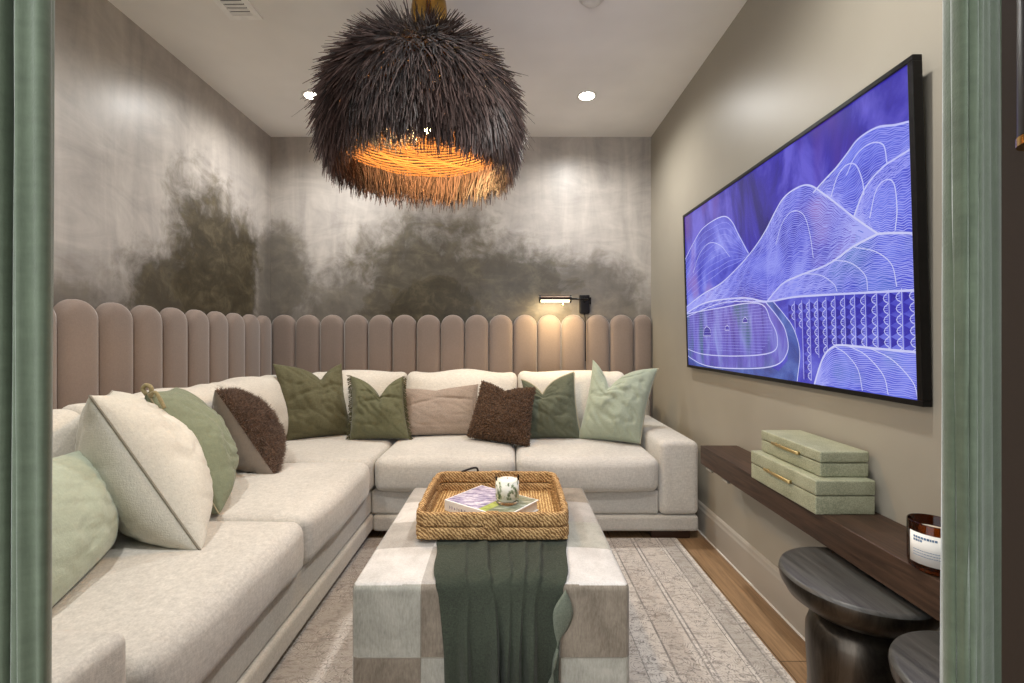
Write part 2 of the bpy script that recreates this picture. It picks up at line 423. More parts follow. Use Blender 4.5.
# ------------------------------------------------------------------ channel-tufted headboards
def channel(w, z0, z1, t=.055):
    """upright channel with a round head, in local (a, z, depth)"""
    r = w/2; V = []; F = []; loops = []
    insets = [(0, 0), (0, .35), (.003, .58), (.010, .78), (.022, .91), (.040, .975), (.062, 1.0)]
    nA = 18
    for s, k in insets:
        rr = r-s; L = [(-rr, z0+s), ]
        L = [(rr, z0+s*.3)] + [(rr, z0+s*.3+(z1-r-z0)*i/10) for i in range(1, 10)]
        for i in range(nA+1):
            a = PI*i/nA; L.append((rr*math.cos(a), z1-r+rr*math.sin(a)))
        L += [(-rr, z0+s*.3+(z1-r-z0)*i/10) for i in range(9, 0, -1)] + [(-rr, z0+s*.3)]
        loops.append([(a, z, t*k) for a, z in L])
    n = len(loops[0])
    for L in loops: V += L
    for i in range(len(loops)-1):
        for j in range(n): F.append((i*n+j, i*n+(j+1) % n, (i+1)*n+(j+1) % n, (i+1)*n+j))
    F.append(tuple(range(n)))
    l0 = (len(loops)-1)*n
    for j in range(n//2): F.append((l0+j, l0+j+1, l0+n-2-j, l0+n-1-j)) if j < n//2-1 else None
    return V, F
hb = thing('channel_headboard', (XL, 2.1, .25), 'blush taupe channel-tufted wall panel with rounded tops along the left mural wall', 'wall panel', 'channel-tufted wall panels')
edges = [.73, .92, 1.11, 1.30, 1.49, 1.69, 1.885, 2.075, 2.265, 2.455, 2.645, 2.835, 3.025, 3.215, 3.405, 3.57]
for a, b in zip(edges[:-1], edges[1:]):
    V, F = channel(b-a-.002, .25, 1.305)
    MB().add(([(XL+.003+d, (a+b)/2+p, z) for p, z, d in V], F)).build('channel', M_velvet, hb, sharp=60)
hb = thing('channel_headboard', (-.37, YB, .25), 'blush taupe channel-tufted wall panel with rounded tops across the end wall below the picture light', 'wall panel', 'channel-tufted wall panels')
xs = [-1.894, -1.703] + [-.359+.1915*k for k in range(-6, 8)] + [1.126]
for a, b in zip(xs[:-1], xs[1:]):
    V, F = channel(b-a-.002, .25, 1.317)
    MB().add(([((a+b)/2+p, YB-.003-d, z) for p, z, d in V], F)).build('channel', M_velvet, hb, sharp=60)

# ------------------------------------------------------------------ rug
def rug_def(p, u): return p
rg = MB().add(soft_box(-1.35, .935, 1.405, 2.56, .0, .012, .005, 12))
o = rg.build('area_rug', M_rug, loc=(-.2, 1.75, 0)); tag(o, 'faded vintage rug in cream and grey with banded border on the wood floor', 'rug')

# ------------------------------------------------------------------ sectional sofa
sofa = thing('sectional_sofa', (-.8, 2.4, 0), 'large L-shaped oatmeal linen sectional sofa with loose back cushions along two walls', 'sofa')
FX = -.775; FY = 2.555
def nz(p, s, amp): return noise.noise(Vector(p)*s)*amp
# plinth rails, upper rails
o = MB().add(soft_box(-1.84, FX, .74, 3.54, .045, .135, .018, 8)).build('plinth_rail', M_frame, sofa)
MB().add(soft_box(FX+.002, 1.062, FY, 3.54, .045, .135, .018, 8)).build('plinth_rail', M_frame, sofa)
MB().add(soft_box(-1.84, FX-.012, .93, 3.54, .136, .275, .02, 8)).build('seat_rail', M_frame, sofa)
MB().add(soft_box(FX-.01, .842, FY+.012, 3.54, .136, .275, .02, 8)).build('seat_rail', M_frame, sofa)
# arms
def arm_def(p, u):
    return (p.x, p.y, p.z+.008*(1-u[0]**2)*(1 if u[2] > 0 else 0))
MB().add(soft_box(.842, 1.064, FY-.004, 3.54, .136, .55, .035, 8, arm_def)).build('arm', M_linen, sofa)
MB().add(soft_box(-1.84, FX+.004, .735, .932, .136, .55, .03, 8, arm_def)).build('arm', M_linen, sofa)
# back frames
MB().add(soft_box(-1.60, 1.056, 3.40, 3.555, .27, .70, .05, 8)).build('back_frame', M_frame, sofa)
MB().add(soft_box(-1.845, -1.68, .93, 3.555, .27, .70, .05, 8)).build('back_frame', M_frame, sofa)
# seat cushions
def seat(x0, x1, y0, y1, z0=.272, z1=.462, front=None, seed=0):
    def d(p, u):
        x, y, z = p
        if u[2] > .0: z += .018*(1-abs(u[0])**2.5)*(1-abs(u[1])**2.5)
        z += nz((x+seed, y, z), 3.2, .006)
        if front == 'x' and u[0] > .5:
            x += .022*(1-u[2]**2)*(1-abs(u[1])**4) + .006*math.sin(y*21+seed)*max(0, -u[2]+.4)*nz((y*3, seed, 2), 2, 1)
            if u[2] < -.3: z -= .012*abs(math.sin(y*2.1+seed))
        if front == 'y' and u[1] < -.5:
            y -= .022*(1-u[2]**2)*(1-abs(u[0])**4)
            if u[2] < -.3: z -= .010*(1-u[0]**2)
        return (x, y, z)
    return soft_box(x0, x1, y0, y1, z0, z1, .045, 22, d, 4)
for i, a in enumerate([(-1.66, FX+.012, .938, 1.705, 'x'), (-1.66, FX+.012, 1.709, 2.492, 'x'), (-1.66, FX+.006, 2.496, 3.38, None),
          (FX+.012, .032, FY-.02, 3.38, 'y'), (.036, .838, FY-.02, 3.38, 'y')]):
    MB().add(seat(*a[:4], front=a[4], seed=i*3.3)).build('seat_cushion', M_linen, sofa)
# back cushions: plump, leaning
def backc(a0, a1, side, seed):
    def d(p, u):
        a, t, z = p
        puff = (1-u[0]**2)*(1-abs(u[2])**2.2)
        if u[1] < 0: t -= .05*puff
        else: t += .02*puff
        z += .022*math.cos(u[0]*PI)*max(0, u[2]) * .6 + .03*(abs(u[0])**4)*max(0, u[2])
        z += nz((a*2+seed, t*2, z), 2.2, .012); t += nz((a+seed, z*1.5, 3), 5, .012)
        t += .10*(u[2]+1)/2
        if u[2] > .3: t += .02*(u[2]-.3)
        return (a, t, z)
    V, F = soft_box(a0, a1, 0, .16, .475, .885, .06, 16, d, 4)
    if side == 'back': V = [(a, 3.13+t, z) for a, t, z in V]
    else: V = [(-1.43-t, a, z) for a, t, z in V]
    return V, F
for i, (a, b, s) in enumerate([(.965, 1.66, 'left'), (1.665, 2.47, 'left'), (2.475, 3.12, 'left'), (-1.46, -.748, 'back'), (-.744, .052, 'back'), (.056, .832, 'back')]):
    MB().add(backc(a, b, s, i*5.1)).build('back_cushion', M_linen2, sofa)
for (x0, x1, y0, y1) in [(.80, 1.02, FY+.02, FY+.10), (-.72, -.6, FY+.03, FY+.11), (.80, 1.02, 3.42, 3.5), (FX-.16, FX-.03, .78, .86), (-1.8, -1.68, .78, .86), (-1.8, -1.68, 3.4, 3.5), (FX-.14, FX-.03, 2.4, 2.48)]:
    MB().add(soft_box(x0, x1, y0, y1, .0125 if (1.5 < y0 < 2.5 and x1 > -1.35) else 0.0, .046, .006, 2)).build('leg', M_legwood, sofa)

# ------------------------------------------------------------------ throw pillows
PG = 'throw pillows on the sectional'
def pillow(TL, TR, BR, BL, t=.16, chop=None, pinch=.09, N=60, seed=0, wr=.008, sag=.25, belly=1.0):
    """closed cushion spanned by four corners. returns (V,F,side list, fn) ; side 0 = front (towards -normal winding)"""
    TL, TR, BR, BL = map(Vector, (TL, TR, BR, BL))
    nrm = (TR-TL+BR-BL).cross(TL-BL+TR-BR).normalized()
    up = ((TL+TR)-(BL+BR)).normalized()
    def pos(u, v, side):
        k = pinch
        uu = u*(1-k*(1-v*v)); vv = v*(1-k*(1-u*u)) if v > 0 else v*(1-k*.35*(1-u*u))
        a, b = (uu+1)/2, (vv+1)/2
        p = BL.lerp(BR, a).lerp(TL.lerp(TR, a), b)
        base = max(0, (1-u*u)*(1-v*v))
        f = (base**.5)*.75+(base**.25)*.25*(base**.1)
        th = t*f*(1-sag*v)*(belly if side < 0 else 1)
        if chop:
            u0, dep, wd = chop
            g = math.exp(-abs(u-u0)/wd)*max(0, (v+.25)/1.25)**1.6
            p = p - up*dep*1.5*g
            th *= 1-.55*g
        cr = noise.noise(Vector((u*1.5+seed*1.3, v*3.6+u*1.5, 2.0*side)))
        th -= wr*f*2.0*math.exp(-(cr/.07)**2)
        if chop and side > 0:
            vv0 = .62-chop[1]*2.2
            if u > chop[0]: th -= .030*math.exp(-((v-(vv0-.22*(u-chop[0])))/.055)**2)*min(1, (u-chop[0])*4)*f
            else: th -= .020*math.exp(-((v-(vv0-.10+.35*(u-chop[0])))/.06)**2)*min(1, (chop[0]-u)*4)*f
            th -= .026*math.exp(-((v+.48+.18*math.sin(u*2+seed))/.07)**2)*max(0, -u*math.cos(seed*2.1))*f
        th += wr*f*1.8*(noise.noise(Vector((u*2.2+seed, v*2.2, side*4.0)))*1.4 + .7*noise.noise(Vector((u*6+seed, v*3+u*2, side*9.0))))
        return p + nrm*side*th*.5
    V = []; F = []; S = []; idx = {}
    # denser near the rim
    par = [math.sin((2*i/N-1)*PI/2) for i in range(N+1)]
    for side in (1, -1):
        for i in range(N+1):
            for j in range(N+1):
                rim = i in (0, N) or j in (0, N)
                if rim and side < 0: idx[side, i, j] = idx[1, i, j]; continue
                idx[side, i, j] = len(V); V.append(tuple(pos(par[i], par[j], side)))
        for i in range(N):
            for j in range(N):
                q = (idx[side, i, j], idx[side, i+1, j], idx[side, i+1, j+1], idx[side, i, j+1])
                F.append(q if side > 0 else q[::-1]); S.append(0 if side > 0 else 1)
    return V, F, S, pos
def hairs(V, F, count, length, thick, rnd, lean=.5, curl=0):
    """tufts of tapered hair standing on a surface"""
    out = MB(); tri = []; area = []
    for q in F:
        a, b, c = Vector(V[q[0]]), Vector(V[q[1]]), Vector(V[q[2]])
        d = Vector(V[q[3]]) if len(q) == 4 else c
        n = (c-a).cross(d-b); A = n.length; tri.append((a, b, c, d, n.normalized() if A > 1e-12 else Vector((0, 0, 1)))); area.append(A)
    for (a, b, c, d, n) in rnd.choices(tri, area, k=count):
        s, t = rnd.random(), rnd.random(); p = a.lerp(b, s).lerp(d.lerp(c, s), t)
        dirv = (n + Vector((rnd.gauss(0, 1), rnd.gauss(0, 1), rnd.gauss(0, 1)-.5))*lean).normalized()
        L = length*rnd.uniform(.6, 1.2); x = dirv.orthogonal().normalized(); y = dirv.cross(x)
        w_ = thick
        base = [p-n*.002+(x*math.cos(k*2.094)+y*math.sin(k*2.094))*w_ for k in range(3)]
        if curl:
            m1 = p+dirv*L*.6; q2 = (n*.2+x*rnd.uniform(-1, 1)+y*rnd.uniform(-1, 1)).normalized(); tip = m1+q2*L*.5
            mid = [m1+(x*math.cos(k*2.094)+y*math.sin(k*2.094))*w_ for k in range(3)]
            out.add((base+mid+[tip], [(0, 1, 4, 3), (1, 2, 5, 4), (2, 0, 3, 5), (3, 4, 6), (4, 5, 6), (5, 3, 6)]))
        else:
            out.add((base+[p+dirv*L], [(0, 1, 3), (1, 2, 3), (2, 0, 3)]))
    return out
def centre(*P):
    c = sum((Vector(p) for p in P), Vector())/len(P); return (c.x, c.y, min(Vector(p).z for p in P))
COVER = {}
def make_pillow(corners, label, mat, piping=None, two=None, **kw):
    V, F, S, pos = pillow(*corners, **kw)
    root = thing('throw_pillow', centre(*corners), label, 'pillow', PG)
    root_cover = MB().add((V, F), S if two else 0).build('cover', [mat] + ([two] if two else []), root)
    COVER[root.name] = root_cover
    if piping:
        sides, pm, pr = piping
        n = 48
        for s in sides:
            pts = []
            for i in range(n+1):
                q = -1+2*i/n
                u, v = {'l': (-1, q), 'r': (1, q), 't': (q, 1), 'b': (q, -1)}[s]
                pts.append(pos(u, v, 1))
            MB().add(tube(pts, pr, 6)).build('piping', pm, root_cover)
    return root, V, F, S, pos

# left run, nearest first
make_pillow([(-1.36, 1.52, .83), (-1.26, 1.02, .84), (-1.08, .98, .475), (-1.235, 1.46, .475)][::1] and [(-1.27, 1.02, .83), (-1.42, 1.54, .77), (-1.27, 1.45, .475), (-1.08, 1.0, .475)],
            'pale mint green pillow on the sofa nearest the left curtain', M_mint, t=.19, seed=1, wr=.005, pinch=.08)
make_pillow([(-1.32, 1.43, .955), (-1.66, 1.90, .915), (-1.42, 1.84, .47), (-.965, 1.42, .472)],
            'large ivory linen pillow with a grey seam leaning beside the pale mint one', M_cream, piping='l' and (['l', 't'], M_seam, .004), t=.33, seed=2, pinch=.06, wr=.011, sag=.2)
r3 = make_pillow([(-1.39, 1.74, .93), (-1.60, 2.18, .90), (-1.42, 2.14, .47), (-1.10, 1.72, .47)],
            'sage green ribbed cotton pillow with a golden tassel behind the ivory pillow', M_sage, piping=(['l'], M_piping, .003), t=.30, seed=3, pinch=.05, wr=.012)
kb = MB()
tp = Vector((-1.39, 1.74, .93))
kb.add(tube(spline([tp+Vector((.0, 0, -.01)), tp+Vector((-.014, 0, .012)), tp+Vector((.0, 0, .026)), tp+Vector((.018, .0, .014)), tp+Vector((.016, 0, -.02))], 6), .008, 7))
kb.add(tube(spline([tp+Vector((.02, -.01, -.01)), tp+Vector((.05, -.02, .0)), tp+Vector((.07, -.02, -.03)), tp+Vector((.085, -.02, -.06))], 6), .007, 7))
kb.build('tassel', M_gold, COVER[r3[0].name])
c4 = [(-1.42, 2.19, .885), (-1.60, 2.58, .85), (-1.44, 2.56, .47), (-1.13, 2.19, .472)]
r4 = make_pillow(c4, 'shaggy brown fur pillow with grey satin backing showing, third from the sofa corner', M_furbase, two=M_greyback, t=.30, seed=4, pinch=.11, wr=.014)
FRONT4 = 0
V, F, S = r4[1:4]
h4 = hairs(V, [q for q, s in zip(F, S) if s == FRONT4], 9000, .024, .0016, random.Random(4), .7)
h4.build('fur', M_fur, COVER[r4[0].name], smooth=False, normals=False)['kind'] = 'stuff'
r4[0]['label'] = 'shaggy brown fur pillow showing its grey satin backing, beside the sage ribbed one'
# end wall run
make_pillow([(-1.575, 3.02, .965), (-1.20, 3.24, .965), (-1.075, 3.12, .475), (-1.43, 2.90, .475)], 'largest olive green linen pillow, in the corner of the sofa', M_olive, t=.20, chop=(.28, .075, .34), seed=5, pinch=.08, wr=.014)
c6 = [(-1.085, 3.10, .885), (-.735, 3.12, .885), (-.655, 2.97, .475), (-1.035, 2.94, .475)]
r6 = make_pillow(c6, 'moss green pillow with dark fringed sides between the big olive and the tan pillows', M_olive2, t=.19, chop=(.1, .10, .40), seed=6, pinch=.08, wr=.016)
fr = MB(); rf = random.Random(6)
for s in (-1, 1):
    for i in range(120):
        v_ = -1+2*i/119; p = r6[4](s, v_, 1); L = .02+.01*rf.random()
        d = Vector((s*1.0, -.2+rf.uniform(-.6, .3), rf.uniform(-.8, .4))).normalized()
        fr.add(tube([p-d*.006, p+d*L*.5+Vector((0, 0, -.002)), p+d*L+Vector((0, 0, -.006))], .0022, 4))
fr.build('fringe', M_fringe, COVER[r6[0].name])['kind'] = 'stuff'
c7 = [(-.748, 3.17, .79), (-.235, 3.17, .815), (-.245, 3.08, .482), (-.70, 3.04, .482)]
r7 = make_pillow(c7, 'dusty tan rectangular lumbar pillow at the middle of the end wall', M_tan, t=.13, chop=(-.1, .02, .6), seed=7, pinch=.035, wr=.006)
for s, (a, b) in {'l': ((-1, -1), (-1, 1)), 'r': ((1, -1), (1, 1))}.items():
    inn = [r7[4](a[0]*.99, -1+2*i/24, 1) for i in range(25)]
    out_ = [p+Vector((a[0]*.018, -.004+.004*math.sin(i*1.9), .003*math.sin(i*2.7))) for i, p in enumerate(inn)]
    VV = [tuple(p) for p in inn]+[tuple(p) for p in out_]+[tuple(p+Vector((0, .004, 0))) for p in inn]+[tuple(p+Vector((0, .004, 0))) for p in out_]
    FF = []
    for i in range(24):
        FF += [(i, i+1, 26+i, 25+i), (50+i, 75+i, 76+i, 51+i), (25+i, 26+i, 76+i, 75+i)]
    MB().add((VV, FF)).build('side_flange', M_tan, COVER[r7[0].name])
c8 = [(-.185, 3.03, .855), (.165, 2.97, .815), (.115, 2.78, .478), (-.275, 2.94, .50)]
r8 = make_pillow(c8, 'chocolate brown looped boucle pillow set askew in front of the back cushions', M_bouclebase, t=.17, chop=(-.05, .035, .5), seed=8, pinch=.06, wr=.01)
V, F, S = r8[1:4]
hairs(V, F, 9000, .016, .0024, random.Random(8), .8, curl=1).build('boucle_pile', M_boucle, COVER[r8[0].name], smooth=False, normals=False)['kind'] = 'stuff'
make_pillow([(.075, 3.15, .865), (.435, 3.10, .905), (.462, 2.955, .475), (.115, 2.98, .475)], 'dark sage pillow with pale piped edge between the boucle and the mint pillows', M_forest, piping=(['r', 't'], M_piping, .0065), t=.18, chop=(-.25, .085, .40), seed=9, pinch=.075, wr=.014)
make_pillow([(.575, 3.12, 1.02), (.965, 2.96, .945), (.80, 2.80, .482), (.44, 2.96, .478)], 'soft mint velvet pillow tipped against the right arm of the sofa', M_mint2, piping=(['r'], M_piping, .005), t=.22, chop=(-.30, .13, .42), seed=10, pinch=.08, wr=.016)

# ------------------------------------------------------------------ ottoman with patchwork hide
OX0, OX1, OY0, OY1, OZ = -.436, .330, 1.246, 2.06, .462
ot = thing('patchwork_ottoman', (-.054, 1.66, 0), 'square ottoman upholstered in grey and white patchwork cowhide on the rug', 'ottoman')
PX, PY, PZ = (OX1-OX0)/4, (OY1-OY0)/4, .20
def odef(p, u):
    x, y, z = p
    if u[2] > 0: z += .012*(1-abs(u[0])**4)*(1-abs(u[1])**4)
    gx = abs(((x-OX0)/PX) % 1-.5)*2; gy = abs(((y-OY0)/PY) % 1-.5)*2; gz = abs(((OZ-z)/PZ) % 1-.5)*2
    return (x, y, z)
V, F = soft_box(OX0, OX1, OY0, OY1, .05, OZ, .018, 36, odef, 4, ([OX0+PX*i for i in (1, 2, 3)], [OY0+PY*i for i in (1, 2, 3)], [OZ-PZ, OZ-2*PZ]))
TOP = [[0, 1, 1, 0], [1, 0, 2, 3], [0, 3, 0, 1], [1, 0, 1, 2]]      # rows from front, cols left to right
FRONT = [[3, 2, 1, 2], [2, 3, 2, 3], [1, 2, 3, 1]]                 # rows from the top
mi = []
for q in F:
    c = sum((Vector(V[i]) for i in q), Vector())/4
    i = min(3, max(0, int((c.x-OX0)/PX))); j = min(3, max(0, int((c.y-OY0)/PY))); k = min(2, max(0, int((OZ-c.z)/PZ)))
    n = (Vector(V[q[2]])-Vector(V[q[0]])).cross(Vector(V[q[3]])-Vector(V[q[1]])).normalized()
    if abs(n.z) > .72 and c.z > .3: mi.append(TOP[j][i])
    elif abs(n.y) > abs(n.x): mi.append(FRONT[k][i if n.y*(c.y-1.66) > -9 else 3-i])
    else: mi.append(FRONT[k][(j+1) % 4])
MB().add((V, F), mi).build('hide_cover', HIDES, ot)
sm = MB()
for i in range(1, 4):
    x = OX0+PX*i
    sm.add(tube([(x, OY0-.0005, .06), (x, OY0-.0005, OZ-.03), (x, OY0+.008, OZ-.006), (x, OY0+.03, OZ+.0015), (x, OY0+.12, OZ+.006), (x, 1.66, OZ+.0125*(1-abs((x-(OX0+OX1)/2)/.38)**4)-.0005), (x, OY1-.12, OZ+.006), (x, OY1-.03, OZ)], .0014, 5))
for k in (.262,):
    sm.add(tube([(OX0+.02, OY0-.0005, k), (OX1-.02, OY0-.0005, k)], .0014, 5))
sm.add(tube([(OX0+.01, OY0+.006, OZ-.010), (OX1-.01, OY0+.006, OZ-.010)], .002, 5))
sm.build('seam_stitching', M_seam, ot)
for (x, y) in ((OX0+.06, OY0+.06), (OX1-.06, OY0+.06), (OX0+.06, OY1-.06), (OX1-.06, OY1-.06)):
    MB().add(lathe([(.022, .0125 if y > 1.5 else 0), (.028, .055)], 16, (x, y, 0))).build('foot', M_legwood, ot)

# ------------------------------------------------------------------ throw blanket over the ottoman front
def throw_sheet(x0t, x1t, x0b, x1b, nu=150, nv=60, fold=True):
    prof = spline([(1.495, OZ+.0150), (1.44, OZ+.0158), (1.36, OZ+.0150), (1.29, OZ+.0115), (1.262, OZ+.004), (1.247, OZ-.012), (1.243, OZ-.05), (1.240, .33), (1.236, .22), (1.233, .09)], 8)
    prof = [(p.x, p.y) for p in [Vector((a[0], a[1], 0)) for a in prof]] if False else [(p[0], p[1]) for p in prof]
    V = []; F = []; n = len(prof)
    for i, (y, z) in enumerate(prof):
        t = i/(n-1); fall = max(0, min(1, (OZ-z)/.3)); onTop = 1-fall
        a = x0t+(x0b-x0t)*t; b = x1t+(x1b-x1t)*t
        for j in range(nu+1):
            s = j/nu; x = a+(b-a)*s
            ph = s*4.1*2*PI+.6*math.sin(t*2.2+1)
            wv = 0
            for s0, drift, hgt in ((.22, .03, .8), (.37, .10, 1.5), (.55, .04, .7), (.68, .0, 1.2), (.80, -.02, 1.0)):
                dd = s-(s0+drift*t); wv += hgt*(math.exp(-(dd/.085)**2) if dd < 0 else math.exp(-(dd/.016)**2))
            wv += .2*math.sin(ph)
            amp = .0035*onTop+.036*min(1, fall*1.5)
            lift = max(0, .013*onTop*(wv+.15))*max(0, min(1, (1.468-y)/.03))
            yy = y-amp*(wv+.25)*min(1, fall*2) ; zz = z+lift
            x += .010*fall*math.sin(ph*.5+t*3)+nz((s*3, t*4, 1), 2, .006)
            V.append((x, yy-.004*fall, zz))
    m = nu+1
    for i in range(n-1):
        for j in range(nu): F.append((i*m+j, i*m+j+1, (i+1)*m+j+1, (i+1)*m+j))
    return V, F
th = thing('throw_blanket', (-.03, 1.3, OZ), 'deep green wool throw draped over the front of the ottoman from under the tray', 'blanket')
o = MB().add(throw_sheet(-.238, .185, -.172, .120)).build('drape', M_throw, th)
s_ = o.modifiers.new('thick', 'SOLIDIFY'); s_.thickness = .004; s_.offset = 1
# turned-back edge showing the paler side
tb = MB(); VV = []; FF = []
ptsA = [(.150, 1.238, .452), (.118, 1.225, .405), (.118, 1.224, .355), (.128, 1.226, .300), (.115, 1.226, .240), (.098, 1.226, .190), (.095, 1.226, .10)]
ptsB = [(.158, 1.240, .440), (.172, 1.236, .395), (.160, 1.238, .350), (.130, 1.238, .305), (.118, 1.238, .245), (.140, 1.238, .180), (.130, 1.238, .10)]
A_ = spline(ptsA, 6); B_ = spline(ptsB, 6)
for a, b in zip(A_, B_):
    for k in range(7):
        q = a.lerp(b, k/6); VV.append((q.x, q.y-.006*math.sin(k/6*PI), q.z))
for i in range(len(A_)-1):
    for k in range(6): FF.append((i*7+k, i*7+k+1, (i+1)*7+k+1, (i+1)*7+k))
o = tb.add((VV, FF)).build('turned_edge', M_throw2, th); o['label'] = 'paler turned-back edge'
s_ = o.modifiers.new('thick', 'SOLIDIFY'); s_.thickness = .004

# ------------------------------------------------------------------ tray
TX0, TX1, TY0, TY1, TZ = -.312, .196, 1.468, 1.94, OZ+.0205
tr = thing('seagrass_tray', ((TX0+TX1)/2, (TY0+TY1)/2, TZ), 'rectangular woven seagrass tray with open side handles on the ottoman', 'tray')
def loop(inset, z, r=.035, dip=None):
    pts = []; x0, x1, y0, y1 = TX0+inset, TX1-inset, TY0+inset, TY1-inset
    cs = [(x1-r, y0+r, -PI/2), (x1-r, y1-r, 0), (x0+r, y1-r, PI/2), (x0+r, y0+r, PI)]
    for ci, (cx, cy, a0) in enumerate(cs):
        for k in range(7):
            a = a0+k*PI/12; pts.append([cx+r*math.cos(a), cy+r*math.sin(a), z])
        nx = cs[(ci+1) % 4]; p0 = pts[-1]; p1 = [nx[0]+r*math.cos(nx[2]), nx[1]+r*math.sin(nx[2]), z]
        for k in range(1, 12):
            t = k/12; zz = z
            if dip and ci in (0, 2): zz = z+dip*(max(0, 1-(abs(t-.5)/.30)**4))
            pts.append([p0[0]+(p1[0]-p0[0])*t, p0[1]+(p1[1]-p0[1])*t, zz])
    return pts
MB().add(soft_box(TX0+.008, TX1-.008, TY0+.008, TY1-.008, TZ, TZ+.010, .004, 10)).build('woven_floor', M_grass2, tr)
MB().add(sweep(loop(.011, TZ+.021), rrect(.022, .042, .009), True)).build('lower_band', M_grass, tr)
MB().add(sweep(loop(.011, TZ+.0655, dip=.010), rrect(.020, .045, .009), True)).build('upper_band', M_grass, tr)
wrap = MB()
for yy in (TY0+.011, TY1-.011):
    wrap.add(soft_box(-.058-.024, -.058+.024, yy-.0145, yy+.0145, TZ+.001, TZ+.090, .008, 6))
wrap2 = []
for i, yy in enumerate((TY0+.011, TY1-.011)):
    MB().add(soft_box(-.058-.024, -.058+.024, yy-.0145, yy+.0145, TZ+.001, TZ+.0895, .008, 6)).build('wrapped_binding', M_grass, tr)
for xx in (TX0+.011, TX1-.011):
    for yy in (TY0+.10, TY1-.10):
        MB().add(soft_box(xx-.0135, xx+.0135, yy-.014, yy+.014, TZ+.001, TZ+.0895, .008, 4)).build('wrapped_binding', M_grass, tr)
MB().add(tube(spline([(-.205, TY1-.012, TZ+.086), (-.185, TY1-.010, TZ+.093), (-.158, TY1-.008, TZ+.101), (-.142, TY1-.004, TZ+.100), (-.137, TY1+.004, TZ+.085), (-.139, TY1+.004, TZ+.06)], 6), .0045, 7)).build('dark_strap', M_black, tr)

# book
BM_ = Matrix.Translation((-.068, 1.698, TZ+.011)) @ Matrix.Rotation(math.radians(-37), 4, 'Z')
bk = thing('coffee_table_book', (-.068, 1.698, TZ+.011), 'white picture book with lavender and green cover lying askew in the tray', 'book')
def cover_mat():
    m = NT('printed_cover'); v = m.coords(rot=(0, 0, math.radians(37))); sp = m.n('ShaderNodeSeparateXYZ'); m.l(v, sp.inputs[0])
    n = m.noise(m.coords(scale=(1, 3, 1), rot=(0, 0, math.radians(37))), 24, 4, .7)
    lav = m.ramp(n, [(.38, lin((96, 86, 128))), (.50, lin((176, 166, 192))), (.60, lin((226, 222, 228)))])
    grn = m.ramp(n, [(.34, lin((70, 80, 60))), (.5, lin((128, 134, 110))), (.66, lin((190, 194, 178)))])
    yel = m.ramp(n, [(.34, lin((110, 124, 52))), (.55, lin((186, 196, 110)))])
    a = m.mix(m.math('GREATER_THAN', sp.outputs[0], .02), lav, yel)
    a = m.mix(m.math('GREATER_THAN', sp.outputs[0], .055), a, grn)
    mx = m.math('MAXIMUM', m.math('DIVIDE', m.math('ABSOLUTE', sp.outputs[0]), .141), m.math('DIVIDE', m.math('ABSOLUTE', sp.outputs[1]), .104))
    m.col(m.mix(m.math('GREATER_THAN', mx, .965), a, lin((238, 238, 236)))); m.set(rough=.3, spec=.5); return m.m
M_cover = cover_mat(); M_coverw = plain('white_board', (236, 235, 232), .4, var=.01)
M_pages = wood('page_edges', (206, 200, 190), (236, 232, 224), 0, .8, 8)
b = xform(soft_box(-.141, .141, -.104, .104, .036, .040, .001, 2), BM_)
MB().add(b).build('front_cover', M_cover, bk)
b = xform(soft_box(-.141, .141, -.104, .104, 0, .0035, .001, 2), BM_); MB().add(b).build('back_cover', M_coverw, bk)
b = xform(soft_box(-.141, .141, -.106, -.102, 0, .040, .0015, 2), BM_); spn = MB().add(b)
b = xform(soft_box(-.136, .136, -.101, .100, .0036, .0358, .001, 3), BM_); MB().add(b).build('page_block', M_pages, bk)
# printed marks on the spine
tm = spn; rb = random.Random(3); x = -.115
while x < .11:
    w_ = rb.uniform(.004, .012); hgt = rb.uniform(.008, .014)
    tm.add(xform(box(x, x+w_*.5, -.1065, -.106, .012, .012+hgt), BM_), 1); tm.add(xform(box(x, x+w_, -.1065, -.106, .012+hgt*.45, .012+hgt*.6), BM_), 1); x += w_+.005
    if abs(x) < .02: x += .02
tm.build('spine', [M_coverw, plain('lavender_ink', (150, 146, 168), .6)], bk, smooth=False)

# candle on the book
CZ = TZ+.011+.0405; cc = (-.010, 1.672)
cd = thing('glass_candle', (cc[0], cc[1], CZ), 'clear glass jar candle with botanical print and white wax standing on the book', 'candle')
M_glass = NT('clear_glass'); M_glass.b.inputs['Base Color'].default_value = (.97, .98, .97, 1); M_glass.set(rough=.03, trans=1, ior=1.05); M_glass = M_glass.m
M_wax = plain('white_wax', (238, 234, 222), .6, var=.02)
MB().add(lathe([(.0, 0), (.038, 0), (.0425, .004), (.0435, .02), (.0435, .098), (.0425, .0995), (.0412, .098), (.0412, .014), (.036, .010), (0, .010)], 40, (cc[0], cc[1], CZ), cap=False)).build('glass_jar', M_glass, cd)
MB().add(lathe([(0, .0105), (.036, .0105), (.0405, .0145), (.0405, .080), (.038, .083), (0, .082)], 40, (cc[0], cc[1], CZ), cap=False)).build('wax', M_wax, cd)
M_sleeve = NT('botanical_sleeve')
_v = M_sleeve.coords(scale=(1, 1, .7)); _n = M_sleeve.noise(_v, 55, 3, .6)
M_sleeve.col(M_sleeve.ramp(_n, [(.52, lin((232, 229, 216))), (.60, lin((142, 152, 118))), (.68, lin((70, 84, 58)))])); M_sleeve = M_sleeve.m
V = []; F = []
for i in range(25):
    a = math.radians(-165+150*i/24)
    for r_, z in ((.0438, .022), (.0438, .084), (.0442, .084), (.0442, .022)): V.append((cc[0]+r_*math.cos(a), cc[1]+r_*math.sin(a), CZ+z))
